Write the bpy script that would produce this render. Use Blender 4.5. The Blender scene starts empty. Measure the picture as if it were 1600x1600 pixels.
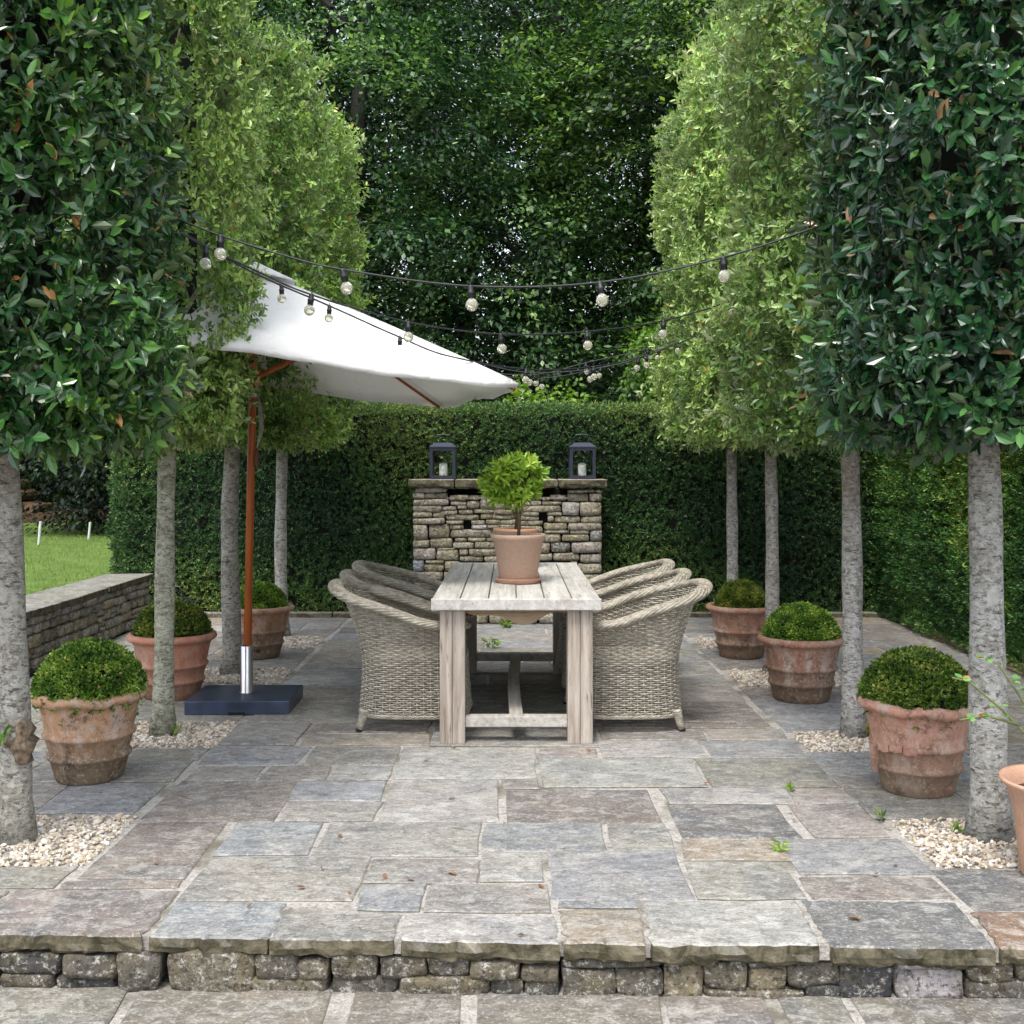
import bpy, bmesh, math, random
import numpy as np
from mathutils import Vector, Matrix, noise
random.seed(7)
rng = np.random.default_rng(7)
SC = bpy.context.scene
COL = SC.collection
R = math.radians

# ------------------------------------------------------------------ camera, world, sun, exposure
F, H = 1750.0, 1.5            # focal length in photo pixels, eye height above the terrace
cam_d = bpy.data.cameras.new('camera')
cam_d.sensor_width = 36; cam_d.lens = F / 1600 * 36
cam_d.shift_x = 2 / 1600; cam_d.shift_y = -72 / 1600
cam_d.clip_start = 0.05; cam_d.clip_end = 2000
cam = bpy.data.objects.new('camera', cam_d); COL.objects.link(cam)
cam.location = (0, 0, H); cam.rotation_euler = (R(90), 0, 0)
SC.camera = cam

SUN_EL, SUN_AZ = R(64), R(-160)     # azimuth measured from +Y towards +X
world = bpy.data.worlds.new('World'); SC.world = world; world.use_nodes = True
wn, wl = world.node_tree.nodes, world.node_tree.links
sky = wn.new('ShaderNodeTexSky'); sky.sky_type = 'NISHITA'; sky.sun_disc = False
sky.sun_elevation = SUN_EL; sky.sun_rotation = SUN_AZ; sky.dust_density = 3.0; sky.air_density = 1.0
hs = wn.new('ShaderNodeHueSaturation'); hs.inputs['Saturation'].default_value = 0.42; hs.inputs['Value'].default_value = 1.7
wl.new(sky.outputs[0], hs.inputs['Color'])
bg = wn['Background']; wl.new(hs.outputs[0], bg.inputs[0]); bg.inputs[1].default_value = 0.14
sun_d = bpy.data.lights.new('sun', 'SUN'); sun_d.energy = 1.5; sun_d.angle = R(14); sun_d.color = (1, 0.95, 0.87)
sun = bpy.data.objects.new('sun', sun_d); COL.objects.link(sun)
sd = Vector((math.sin(SUN_AZ) * math.cos(SUN_EL), math.cos(SUN_AZ) * math.cos(SUN_EL), math.sin(SUN_EL)))
sun.rotation_euler = sd.to_track_quat('Z', 'Y').to_euler(); sun.location = sd * 30
SC.view_settings.view_transform = 'Standard'; SC.view_settings.look = 'None'
SC.view_settings.exposure = 0.76; SC.view_settings.gamma = 1; SC.view_settings.use_curve_mapping = False
SC.render.engine = 'CYCLES'
SC.cycles.max_bounces = 8; SC.cycles.diffuse_bounces = 4; SC.cycles.glossy_bounces = 3
SC.cycles.transmission_bounces = 6; SC.cycles.transparent_max_bounces = 6
SC.cycles.use_denoising = True

# ------------------------------------------------------------------ helpers
def P(px, py, d):             # a measured point of the place at depth d
    return Vector(((px - 798) * d / F, d, H - (py - 728) * d / F))

def put(name, mesh, parent=None, loc=(0, 0, 0), rot=(0, 0, 0), color=None, mat=None):
    o = bpy.data.objects.new(name, mesh); COL.objects.link(o)
    if parent is not None: o.parent = parent
    o.location = loc; o.rotation_euler = rot
    if color is not None: o.color = (*color, 1)
    if mat is not None and mesh is not None and not len(mesh.materials): mesh.materials.append(mat)
    return o

def thing(name, label, cat, loc=(0, 0, 0), rot=(0, 0, 0), group=None):
    o = bpy.data.objects.new(name, None); COL.objects.link(o)
    o.empty_display_size = 0.2; o.location = loc; o.rotation_euler = rot
    o['label'] = label; o['category'] = cat
    if group: o['group'] = group
    return o

def tag(o, label=None, cat=None, group=None, kind=None):
    if label: o['label'] = label
    if cat: o['category'] = cat
    if group: o['group'] = group
    if kind: o['kind'] = kind
    return o

def pydata(name, v, f, smooth=False, mat=None):
    m = bpy.data.meshes.new(name); m.from_pydata([tuple(x) for x in v], [], [tuple(x) for x in f]); m.update()
    if smooth: m.shade_smooth()
    if mat: m.materials.append(mat)
    return m

def np_mesh(name, V, Fq, attr=None, mat=None, smooth=False):
    """V (n,3), Fq (m,k) all faces with k corners, attr per vertex"""
    m = bpy.data.meshes.new(name)
    V = np.ascontiguousarray(V, dtype=np.float32); Fq = np.ascontiguousarray(Fq, dtype=np.int32)
    k = Fq.shape[1]
    m.vertices.add(len(V)); m.vertices.foreach_set('co', V.ravel())
    m.loops.add(Fq.size); m.loops.foreach_set('vertex_index', Fq.ravel())
    m.polygons.add(len(Fq)); m.polygons.foreach_set('loop_start', np.arange(0, Fq.size, k, dtype=np.int32))
    m.polygons.foreach_set('loop_total', np.full(len(Fq), k, dtype=np.int32))
    m.polygons.foreach_set('use_smooth', np.full(len(Fq), smooth, dtype=bool))
    m.update(calc_edges=True)
    if attr is not None:
        a = m.attributes.new('v', 'FLOAT', 'POINT'); a.data.foreach_set('value', np.ascontiguousarray(attr, dtype=np.float32))
    if mat: m.materials.append(mat)
    return m

class MB:                       # collects shapes for one mesh
    def __init__(s): s.v = []; s.f = []
    def box(s, x0, x1, y0, y1, z0, z1):
        n = len(s.v)
        s.v += [(x0,y0,z0),(x1,y0,z0),(x1,y1,z0),(x0,y1,z0),(x0,y0,z1),(x1,y0,z1),(x1,y1,z1),(x0,y1,z1)]
        s.f += [(n,n+3,n+2,n+1),(n+4,n+5,n+6,n+7),(n,n+1,n+5,n+4),(n+1,n+2,n+6,n+5),(n+2,n+3,n+7,n+6),(n+3,n,n+4,n+7)]
    def tube(s, pts, rad, seg=8, cap=True):
        pts = [Vector(p) for p in pts]; n0 = len(s.v); up = Vector((0, 0, 1)); a = None
        for i, p in enumerate(pts):
            t = (pts[min(i+1, len(pts)-1)] - pts[max(i-1, 0)]).normalized()
            if a is None:
                a = t.cross(up)
                if a.length < 0.05: a = t.cross(Vector((1, 0, 0)))
            a = (a - t * a.dot(t)).normalized(); b = t.cross(a)
            r = rad[i] if hasattr(rad, '__len__') else rad
            for k in range(seg):
                an = 2 * math.pi * k / seg
                s.v.append(tuple(p + a * (math.cos(an) * r) + b * (math.sin(an) * r)))
        for i in range(len(pts) - 1):
            for k in range(seg):
                k2 = (k + 1) % seg
                s.f.append((n0+i*seg+k, n0+i*seg+k2, n0+(i+1)*seg+k2, n0+(i+1)*seg+k))
        if cap:
            s.f.append(tuple(n0 + k for k in reversed(range(seg))))
            s.f.append(tuple(n0 + (len(pts)-1)*seg + k for k in range(seg)))
    def lathe(s, prof, seg=48, wob=None, c=(0, 0, 0)):
        n0 = len(s.v)
        for i, (r, z) in enumerate(prof):
            for k in range(seg):
                an = 2 * math.pi * k / seg; rr, zz = r, z
                if wob: rr, zz = wob(r, z, an, i)
                s.v.append((c[0] + rr * math.cos(an), c[1] + rr * math.sin(an), c[2] + zz))
        for i in range(len(prof) - 1):
            for k in range(seg):
                k2 = (k + 1) % seg
                s.f.append((n0+i*seg+k, n0+i*seg+k2, n0+(i+1)*seg+k2, n0+(i+1)*seg+k))
    def mesh(s, name, mat=None, smooth=False): return pydata(name, s.v, s.f, smooth, mat)

def bevel(m, w=0.004, seg=1):
    bm = bmesh.new(); bm.from_mesh(m)
    es = [e for e in bm.edges if len(e.link_faces) == 2 and e.calc_face_angle(0) > 0.6]
    bmesh.ops.bevel(bm, geom=es, offset=w, segments=seg, affect='EDGES', profile=0.6)
    bm.to_mesh(m); bm.free(); return m

# ------------------------------------------------------------------ materials
class NT:
    def __init__(s, name, rough=0.6, spec=0.5):
        s.m = bpy.data.materials.new(name); s.m.use_nodes = True
        s.t = s.m.node_tree; s.n = s.t.nodes; s.l = s.t.links
        s.b = s.n['Principled BSDF']; s.b.inputs['Roughness'].default_value = rough
        s.b.inputs['Specular IOR Level'].default_value = spec
        s.pos = s.n.new('ShaderNodeNewGeometry').outputs['Position']
        s.obj = s.n.new('ShaderNodeTexCoord').outputs['Object']
    def link(s, a, b): s.l.new(a, b)
    def put(s, sock, v):
        if isinstance(v, bpy.types.NodeSocket): s.link(v, sock)
        elif isinstance(v, tuple) and len(v) == 3: sock.default_value = (*v, 1)
        else: sock.default_value = v
    def map(s, src, scale=(1, 1, 1), loc=(0, 0, 0), rot=(0, 0, 0)):
        n = s.n.new('ShaderNodeMapping'); s.link(src, n.inputs[0])
        n.inputs['Scale'].default_value = scale; n.inputs['Location'].default_value = loc; n.inputs['Rotation'].default_value = rot
        return n.outputs[0]
    def noise(s, src, scale, detail=4, rough=0.55, dist=0.0):
        n = s.n.new('ShaderNodeTexNoise'); s.link(src, n.inputs['Vector'])
        n.inputs['Scale'].default_value = scale; n.inputs['Detail'].default_value = detail
        n.inputs['Roughness'].default_value = rough; n.inputs['Distortion'].default_value = dist
        return n.outputs['Fac']
    def vor(s, src, scale, out='Distance', feat='F1'):
        n = s.n.new('ShaderNodeTexVoronoi'); s.link(src, n.inputs['Vector']); n.feature = feat
        n.inputs['Scale'].default_value = scale; return n.outputs[out]
    def ramp(s, fac, stops, interp='LINEAR'):
        n = s.n.new('ShaderNodeValToRGB'); s.link(fac, n.inputs[0]); r = n.color_ramp; r.interpolation = interp
        while len(r.elements) < len(stops): r.elements.new(0.5)
        for e, (p, c) in zip(r.elements, stops):
            e.position = p; e.color = (c, c, c, 1) if not isinstance(c, tuple) else (*c, 1)
        return n.outputs[0]
    def mix(s, fac, a, b, mode='MIX'):
        n = s.n.new('ShaderNodeMix'); n.data_type = 'RGBA'; n.blend_type = mode
        s.put(n.inputs[0], fac); s.put(n.inputs[6], a); s.put(n.inputs[7], b); return n.outputs[2]
    def math(s, op, a, b=0.0):
        n = s.n.new('ShaderNodeMath'); n.operation = op; s.put(n.inputs[0], a); s.put(n.inputs[1], b); return n.outputs[0]
    def attr(s, name):
        n = s.n.new('ShaderNodeAttribute'); n.attribute_name = name; return n
    def ocol(s):
        return s.n.new('ShaderNodeObjectInfo').outputs['Color']
    def bump(s, h, dist=0.01, strength=0.6, prev=None):
        n = s.n.new('ShaderNodeBump'); s.link(h, n.inputs['Height']); n.inputs['Distance'].default_value = dist
        n.inputs['Strength'].default_value = strength
        if prev is not None: s.link(prev, n.inputs['Normal'])
        return n.outputs[0]
    def color(s, c): s.put(s.b.inputs['Base Color'], c)
    def normal(s, n): s.link(n, s.b.inputs['Normal'])

def plain(name, col, rough=0.5, metal=0.0, nscale=20, amt=0.15, bmp=0.001):
    t = NT(name, rough); n = t.noise(t.pos, nscale, 4)
    t.color(t.mix(t.ramp(n, [(0.3, 0.0), (0.7, 1.0)]), tuple(c * (1 - amt) for c in col), tuple(min(1, c * (1 + amt)) for c in col)))
    t.b.inputs['Metallic'].default_value = metal
    if bmp: t.normal(t.bump(n, bmp, 0.5))
    return t.m

def m_flag():
    t = NT('flagstone', 0.78, 0.35); oc = t.ocol(); oi = t.n.new('ShaderNodeObjectInfo')
    va = t.n.new('ShaderNodeVectorMath'); va.operation = 'ADD'; t.link(t.pos, va.inputs[0])
    vs = t.n.new('ShaderNodeVectorMath'); vs.operation = 'SCALE'; vs.inputs[0].default_value = (41, 23, 7); t.link(oi.outputs['Random'], vs.inputs['Scale']); t.link(vs.outputs[0], va.inputs[1])
    p = va.outputs[0]
    big = t.noise(t.map(p, (1, 1.15, 1)), 2.3, 5, 0.6, 0.6)
    fine = t.noise(p, 75, 6, 0.75); med = t.noise(t.map(p, (0.9, 1.2, 1)), 12, 7, 0.72, 0.8)
    c = t.mix(t.ramp(big, [(0.38, 0.0), (0.62, 0.8)]), oc, t.mix(0.5, oc, (0.29, 0.255, 0.205)))
    c = t.mix(t.ramp(t.noise(t.map(p, (1, 1, 1), (5, 3, 1)), 3.0, 5, 0.65, 0.6), [(0.46, 0.0), (0.64, 0.75)]), c, t.mix(0.65, oc, (0.12, 0.135, 0.155)))
    c = t.mix(t.ramp(med, [(0.50, 0.0), (0.57, 0.5)]), c, t.mix(0.70, c, (0.53, 0.53, 0.49)))       # pale lichen bloom
    c = t.mix(t.ramp(t.noise(t.map(p, (0.85, 1.25, 1), (9, 2, 4)), 19, 8, 0.8, 0.5), [(0.51, 0.0), (0.58, 0.75)]), c, t.mix(0.55, c, (0.035, 0.035, 0.032)))  # dark growth
    c = t.mix(t.ramp(t.noise(t.map(p, (0.95, 1.15, 1), (6, 1, 2)), 5, 6, 0.7, 0.9), [(0.43, 0.0), (0.50, 0.55), (0.58, 0.0)]), c, t.mix(0.5, c, (0.07, 0.062, 0.05)))
    c = t.mix(t.ramp(fine, [(0.53, 0.0), (0.66, 0.6)]), c, (0.56, 0.54, 0.49))
    c = t.mix(t.ramp(t.noise(t.map(p, (0.7, 1.2, 1), (2, 7, 1)), 110, 5, 0.75), [(0.50, 0.0), (0.62, 0.7)]), c, t.mix(0.6, c, (0.03, 0.03, 0.027)))
    nz = t.n.new('ShaderNodeSeparateXYZ'); t.link(t.n['Geometry'].outputs['Normal'], nz.inputs[0])
    side = t.ramp(nz.outputs['Z'], [(0.25, 1.0), (0.75, 0.0)])          # algae on the riven edges
    c = t.mix(side, c, t.mix(t.ramp(med, [(0.4, 0.0), (0.6, 1.0)]), (0.040, 0.036, 0.018), (0.15, 0.13, 0.085)))
    t.color(c)
    b1 = t.bump(t.noise(t.map(p, (0.85, 1.4, 1)), 9, 7, 0.62, 0.3), 0.025, 0.8)
    t.normal(t.bump(fine, 0.004, 0.7, b1))
    t.put(t.b.inputs['Roughness'], t.ramp(big, [(0.3, 0.58), (0.7, 0.85)]))
    return t.m

def m_rubble(name='rubble_stone', lich=0.58, olive=0.5, dk=1.0):
    t = NT(name, 0.9, 0.25); oc = t.ocol()
    n1 = t.noise(t.pos, 16, 6, 0.7); n2 = t.noise(t.map(t.pos, (1, 1, 1.3), (3, 1, 8)), 30, 8, 0.82); n3 = t.noise(t.map(t.pos, (1, 1, 1), (7, 7, 2)), 9, 5, 0.6)
    c = t.mix(t.ramp(n1, [(0.38, 0.0), (0.62, 0.85)]), oc, t.mix(0.65, oc, (0.07, 0.062, 0.04)))
    c = t.mix(t.ramp(n3, [(0.47, 0.0), (0.62, olive)]), c, (0.19, 0.155, 0.065))
    c = t.mix(t.ramp(n2, [(lich - 0.07, 0.0), (lich, 0.85)]), c, (0.54, 0.52, 0.47))
    c = t.mix(t.ramp(t.noise(t.map(t.pos, (1, 1, 1), (1, 4, 4)), 48, 7, 0.8), [(0.51, 0.0), (0.59, 0.8 * dk)]), c, (0.03, 0.027, 0.02))
    t.color(c); b = t.bump(n1, 0.03, 0.8); b = t.bump(t.noise(t.pos, 60, 6, 0.75), 0.008, 0.9, b); t.normal(b); return t.m

def m_leaf(name, stops, rough=0.38, trans=0.22, spec=0.5, under=None):
    t = NT(name, rough, spec); a = t.attr('v').outputs['Fac']
    c = t.ramp(a, stops); c = t.mix(1.0, c, t.ocol(), 'MULTIPLY')
    if under:
        g = t.n['Geometry'].outputs['Backfacing']; c = t.mix(t.math('MULTIPLY', g, 0.6), c, under)
    t.color(c)
    tr = t.n.new('ShaderNodeBsdfTranslucent'); t.link(t.mix(1.0, c, (1.5, 1.6, 0.7), 'MULTIPLY'), tr.inputs[0])
    mx = t.n.new('ShaderNodeMixShader'); mx.inputs[0].default_value = trans
    t.link(t.b.outputs[0], mx.inputs[1]); t.link(tr.outputs[0], mx.inputs[2])
    t.link(mx.outputs[0], t.n['Material Output'].inputs['Surface']); return t.m

def m_bark():
    t = NT('pale_bark', 0.85, 0.25); oc = t.ocol(); oi = t.n.new('ShaderNodeObjectInfo'); va = t.n.new('ShaderNodeVectorMath'); va.operation = 'ADD'
    vs = t.n.new('ShaderNodeVectorMath'); vs.operation = 'SCALE'; vs.inputs[0].default_value = (13, 9, 31); t.link(oi.outputs['Random'], vs.inputs['Scale']); t.link(t.obj, va.inputs[0]); t.link(vs.outputs[0], va.inputs[1]); t.obj = va.outputs[0]
    lent = t.noise(t.map(t.obj, (1, 1, 3.2)), 22, 7, 0.8, 0.8); blot = t.noise(t.obj, 6, 5, 0.65)
    c = t.mix(t.ramp(blot, [(0.4, 0.0), (0.62, 0.8)]), (0.40, 0.39, 0.36), (0.235, 0.215, 0.185))
    c = t.mix(t.ramp(t.noise(t.map(t.obj, (1, 1, 1), (3, 3, 3)), 38, 5, 0.7), [(0.47, 0.0), (0.60, 0.75)]), c, (0.52, 0.52, 0.49))
    c = t.mix(t.ramp(t.noise(t.map(t.obj, (1, 1, 1.3), (5, 2, 3)), 30, 6, 0.75), [(0.52, 0.0), (0.60, 0.75)]), c, (0.13, 0.12, 0.10))
    c = t.mix(t.ramp(lent, [(0.53, 0.0), (0.585, 0.9)]), c, (0.06, 0.053, 0.042))
    c = t.mix(t.ramp(t.noise(t.map(t.obj, (1, 1, 0.6), (8, 3, 3)), 3, 4), [(0.55, 0.0), (0.75, 0.5)]), c, (0.19, 0.15, 0.11))
    c = t.mix(1.0, c, oc, 'MULTIPLY'); t.color(c); t.normal(t.bump(lent, 0.008, 0.9)); return t.m

def m_terra():
    t = NT('weathered_terracotta', 0.82, 0.25); oc = t.ocol()
    n1 = t.noise(t.pos, 7, 6, 0.65, 0.4); n2 = t.noise(t.map(t.pos, (1, 1, 0.45), (4, 1, 3)), 13, 7, 0.72); n3 = t.noise(t.pos, 48, 6, 0.78)
    sx = t.n.new('ShaderNodeSeparateXYZ'); t.link(t.obj, sx.inputs[0])
    zz = t.math('ADD', sx.outputs['Z'], t.math('MULTIPLY', t.math('SUBTRACT', n2, 0.5), 0.55))
    al = t.n.new('ShaderNodeObjectInfo').outputs['Alpha']
    c = t.mix(t.ramp(n1, [(0.35, 0.0), (0.7, 0.6)]), oc, t.mix(0.6, oc, (0.50, 0.36, 0.28)))
    c = t.mix(t.math('MULTIPLY', t.ramp(n2, [(0.49, 0.0), (0.60, 0.8)]), al), c, (0.44, 0.37, 0.31))                 # lime bloom
    c = t.mix(t.math('MULTIPLY', t.ramp(zz, [(0.10, 0.85), (0.30, 0.0)]), al), c, (0.125, 0.095, 0.06))    # soil line at the foot
    c = t.mix(t.math('MULTIPLY', t.ramp(t.noise(t.map(t.pos, (1, 1, 1), (9, 9, 2)), 11, 7, 0.75), [(0.51, 0.0), (0.62, 0.8)]), al), c, t.mix(t.ramp(n3, [(0.47, 0.0), (0.57, 1.0)]), (0.05, 0.042, 0.033), c))
    c = t.mix(t.math('MULTIPLY', t.ramp(n3, [(0.55, 0.0), (0.64, 0.65)]), al), c, (0.50, 0.43, 0.38))
    c = t.mix(t.ramp(t.noise(t.map(t.pos, (1, 1, 1), (2, 9, 2)), 90, 4, 0.7), [(0.35, 0.35), (0.6, 0.0)]), c, t.mix(0.5, c, (0.05, 0.04, 0.03)))
    t.color(c); b = t.bump(n2, 0.006, 0.5); t.normal(t.bump(n3, 0.002, 0.6, b)); return t.m

def m_wood(name, base, dark, axis, rough=0.8, oc_mul=False):
    t = NT(name, rough, 0.2); sc = [26, 26, 26]; sc[axis] = 1.6
    g = t.noise(t.map(t.pos, tuple(sc)), 1.0, 7, 0.65, 0.6); n = t.noise(t.pos, 5, 4)
    c = t.mix(t.ramp(g, [(0.34, 0.0), (0.62, 1.0)]), dark, base)
    c = t.mix(t.ramp(n, [(0.45, 0.0), (0.75, 0.6)]), c, tuple(x * 0.7 for x in base))
    sc2 = [70, 70, 70]; sc2[axis] = 5
    c = t.mix(t.ramp(t.noise(t.map(t.pos, tuple(sc2), (3, 3, 3)), 1.0, 4, 0.7), [(0.60, 0.0), (0.68, 0.8)]), c, tuple(x * 0.28 for x in dark))
    if oc_mul: c = t.mix(1.0, c, t.ocol(), 'MULTIPLY')
    t.color(c); t.normal(t.bump(g, 0.004, 0.8)); return t.m

M = {}
M['flag'] = m_flag()
M['rubble'] = m_rubble()
M['riser'] = m_rubble('riser_stone', 0.60, 0.3)
M['bark'] = m_bark()
M['terra'] = m_terra()
M['table'] = m_wood('silvered_timber', (0.54, 0.53, 0.50), (0.34, 0.32, 0.29), 1, 0.8, True)
M['post'] = m_wood('silvered_post_timber', (0.47, 0.42, 0.37), (0.24, 0.19, 0.15), 2)
M['teak'] = m_wood('oiled_hardwood', (0.36, 0.10, 0.028), (0.22, 0.055, 0.016), 2, 0.42)
M['cable'] = plain('black_rubber', (0.012, 0.013, 0.018), 0.5, bmp=0)
M['navy'] = plain('navy_painted_metal', (0.020, 0.027, 0.050), 0.45, amt=0.1, bmp=0)
M['slate'] = plain('blue_black_concrete', (0.032, 0.046, 0.080), 0.33, nscale=9, amt=0.35, bmp=0.0006)
M['candle'] = plain('candle_wax', (0.8, 0.8, 0.77), 0.5, bmp=0)
M['black'] = plain('sooty_black', (0.006, 0.006, 0.006), 0.9, bmp=0)
M['dead'] = plain('dry_brown_leaf', (0.19, 0.095, 0.045), 0.6, nscale=60, amt=0.5)
M['soil'] = plain('dark_soil', (0.045, 0.032, 0.02), 0.95, nscale=50, amt=0.5, bmp=0.01)
M['plasticwhite'] = plain('galvanised_post', (0.55, 0.58, 0.6), 0.5, bmp=0)
M['rope'] = plain('grey_rope', (0.25, 0.24, 0.20), 0.9, bmp=0)
M['log'] = plain('cut_log', (0.13, 0.08, 0.045), 0.9, nscale=15, amt=0.5, bmp=0.01)
M['twig'] = plain('twig_bark', (0.11, 0.075, 0.045), 0.85, nscale=30, amt=0.3, bmp=0)
M['stem'] = plain('green_stem', (0.13, 0.16, 0.05), 0.6, bmp=0)
M['darkbark'] = plain('beech_bark', (0.028, 0.028, 0.023), 0.85, nscale=8, amt=0.4, bmp=0.02)
t = NT('brushed_steel', 0.28); t.b.inputs['Metallic'].default_value = 1.0; t.color((0.55, 0.56, 0.58)); M['steel'] = t.m
t = NT('clear_glass', 0.02); t.b.inputs['Transmission Weight'].default_value = 1.0; t.b.inputs['IOR'].default_value = 1.08; t.color((0.95, 0.97, 0.95)); M['pane'] = t.m
t = NT('bulb_glass', 0.06); t.b.inputs['Transmission Weight'].default_value = 0.75; t.b.inputs['IOR'].default_value = 1.25; t.color((0.93, 0.91, 0.76)); M['bulb'] = t.m

def m_mortar():
    t = NT('sandy_mortar', 0.95, 0.15); n = t.noise(t.pos, 90, 5, 0.75); b = t.noise(t.pos, 3, 4)
    c = t.mix(t.ramp(n, [(0.35, 0.0), (0.65, 1.0)]), (0.28, 0.26, 0.235), (0.60, 0.575, 0.535))
    c = t.mix(t.ramp(b, [(0.50, 0.0), (0.66, 0.8)]), c, (0.12, 0.11, 0.075)); c = t.mix(t.ramp(t.noise(t.pos, 22, 5, 0.7), [(0.55, 0.0), (0.65, 0.7)]), c, (0.13, 0.115, 0.085))
    t.color(c); t.normal(t.bump(n, 0.012, 0.9)); return t.m
M['mortar'] = m_mortar()
def m_grass():
    t = NT('mown_lawn', 0.9, 0.2); n = t.noise(t.pos, 2.5, 5); f = t.noise(t.map(t.pos, (1, 0.4, 1)), 50, 4, 0.7)
    c = t.mix(t.ramp(n, [(0.35, 0.0), (0.65, 1.0)]), (0.085, 0.145, 0.03), (0.14, 0.21, 0.05))
    c = t.mix(t.ramp(f, [(0.5, 0.0), (0.7, 0.6)]), c, (0.18, 0.30, 0.05)); t.color(c); t.normal(t.bump(f, 0.03, 0.8)); return t.m
M['grass'] = m_grass()
M['litter'] = plain('leaf_litter', (0.075, 0.038, 0.02), 0.95, nscale=22, amt=0.7, bmp=0.04)
def m_canvas():
    t = NT('white_canvas', 0.85, 0.1); n = t.noise(t.pos, 5, 5)
    c = t.mix(t.ramp(n, [(0.5, 0.0), (0.8, 0.35)]), (0.86, 0.86, 0.85), (0.70, 0.71, 0.72))
    c = t.mix(t.ramp(t.noise(t.map(t.pos, (1, 1, 1), (4, 4, 4)), 26, 3), [(0.72, 0.0), (0.76, 0.6)]), c, (0.25, 0.24, 0.22))
    t.color(c); tr = t.n.new('ShaderNodeBsdfTranslucent'); t.link(c, tr.inputs[0])
    mx = t.n.new('ShaderNodeMixShader'); mx.inputs[0].default_value = 0.22
    t.link(t.b.outputs[0], mx.inputs[1]); t.link(tr.outputs[0], mx.inputs[2]); t.link(mx.outputs[0], t.n['Material Output'].inputs['Surface'])
    t.normal(t.bump(t.noise(t.map(t.pos, (1, 1, 1), rot=(0.3, 0.5, 0.2)), 5.0, 5, 0.5, 1.2), 0.05, 0.55)); return t.m
M['canvas'] = m_canvas()
def m_pebble():
    t = NT('gravel_stone', 0.8, 0.3); a = t.attr('v').outputs['Fac']
    c = t.ramp(a, [(0.0, (0.55, 0.50, 0.42)), (0.25, (0.40, 0.33, 0.25)), (0.45, (0.62, 0.58, 0.51)), (0.6, (0.30, 0.27, 0.24)), (0.75, (0.50, 0.42, 0.31)), (0.9, (0.68, 0.66, 0.62)), (1.0, (0.22, 0.17, 0.13))], 'CONSTANT')
    n = t.noise(t.pos, 120, 3); c = t.mix(t.ramp(n, [(0.4, 0.0), (0.7, 0.4)]), c, (0.25, 0.2, 0.15)); t.color(c); return t.m
M['pebble'] = m_pebble()
def m_wicker():
    t = NT('woven_rattan', 0.55, 0.4); n = t.noise(t.map(t.obj, (1, 1, 3)), 22, 4, 0.7); n2 = t.noise(t.obj, 60, 3, 0.7)
    c = t.mix(t.ramp(n, [(0.38, 0.0), (0.62, 1.0)]), (0.22, 0.195, 0.15), (0.43, 0.40, 0.335))
    c = t.mix(t.ramp(n2, [(0.58, 0.0), (0.68, 0.5)]), c, (0.22, 0.17, 0.11)); t.color(c); return t.m
M['wicker'] = m_wicker()

# foliage palettes, spread wide so colour carries light and shade between leaves
M['leaf_shaded'] = m_leaf('glossy_leaf_in_shade', [(0.0, (0.006, 0.026, 0.010)), (0.35, (0.016, 0.055, 0.020)), (0.62, (0.036, 0.100, 0.026)), (0.85, (0.085, 0.18, 0.038)), (0.975, (0.20, 0.32, 0.07)), (1.0, (0.36, 0.16, 0.07))], 0.25, 0.10, 0.6, (0.13, 0.17, 0.09))  # darker leaf colour carries the shade on the two front crowns
M['leaf_lime'] = m_leaf('holm_oak_leaf', [(0.0, (0.020, 0.045, 0.010)), (0.3, (0.075, 0.135, 0.028)), (0.6, (0.20, 0.28, 0.075)), (0.85, (0.42, 0.49, 0.18)), (0.975, (0.58, 0.60, 0.30)), (1.0, (0.38, 0.20, 0.05))], 0.34, 0.24, 0.55, (0.38, 0.42, 0.28))
M['leaf_yew'] = m_leaf('yew_needle', [(0.0, (0.006, 0.024, 0.010)), (0.45, (0.024, 0.072, 0.024)), (0.75, (0.062, 0.140, 0.036)), (0.96, (0.20, 0.29, 0.07)), (1.0, (0.22, 0.14, 0.06))], 0.46, 0.14, 0.4)
M['leaf_box'] = m_leaf('box_leaf', [(0.0, (0.015, 0.045, 0.008)), (0.4, (0.06, 0.13, 0.018)), (0.75, (0.18, 0.29, 0.045)), (0.95, (0.42, 0.50, 0.15)), (1.0, (0.42, 0.32, 0.10))], 0.38, 0.2, 0.45)
M['leaf_beech'] = m_leaf('beech_leaf', [(0.0, (0.006, 0.020, 0.008)), (0.42, (0.028, 0.068, 0.026)), (0.70, (0.095, 0.175, 0.058)), (1.0, (0.32, 0.44, 0.14))], 0.42, 0.28, 0.45)
M['leaf_bright'] = m_leaf('young_green_leaf', [(0.0, (0.09, 0.18, 0.025)), (0.5, (0.17, 0.30, 0.04)), (1.0, (0.34, 0.46, 0.10))], 0.4, 0.30, 0.4)
M['leaf_rose'] = m_leaf('rose_leaf', [(0.0, (0.10, 0.24, 0.07)), (0.8, (0.20, 0.36, 0.12)), (1.0, (0.45, 0.16, 0.05))], 0.5, 0.3, 0.3)
M['leaf_autumn'] = m_leaf('reddening_leaf', [(0.0, (0.16, 0.22, 0.03)), (0.5, (0.45, 0.32, 0.04)), (1.0, (0.42, 0.07, 0.03))], 0.5, 0.25, 0.3)
M['blade'] = m_leaf('grass_blade', [(0.0, (0.10, 0.17, 0.04)), (1.0, (0.24, 0.33, 0.09))], 0.5, 0.25, 0.3)
M['core'] = plain('inner_shade', (0.005, 0.007, 0.004), 0.95, bmp=0)  # near-black, stands for the shade deep between leaves

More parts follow.
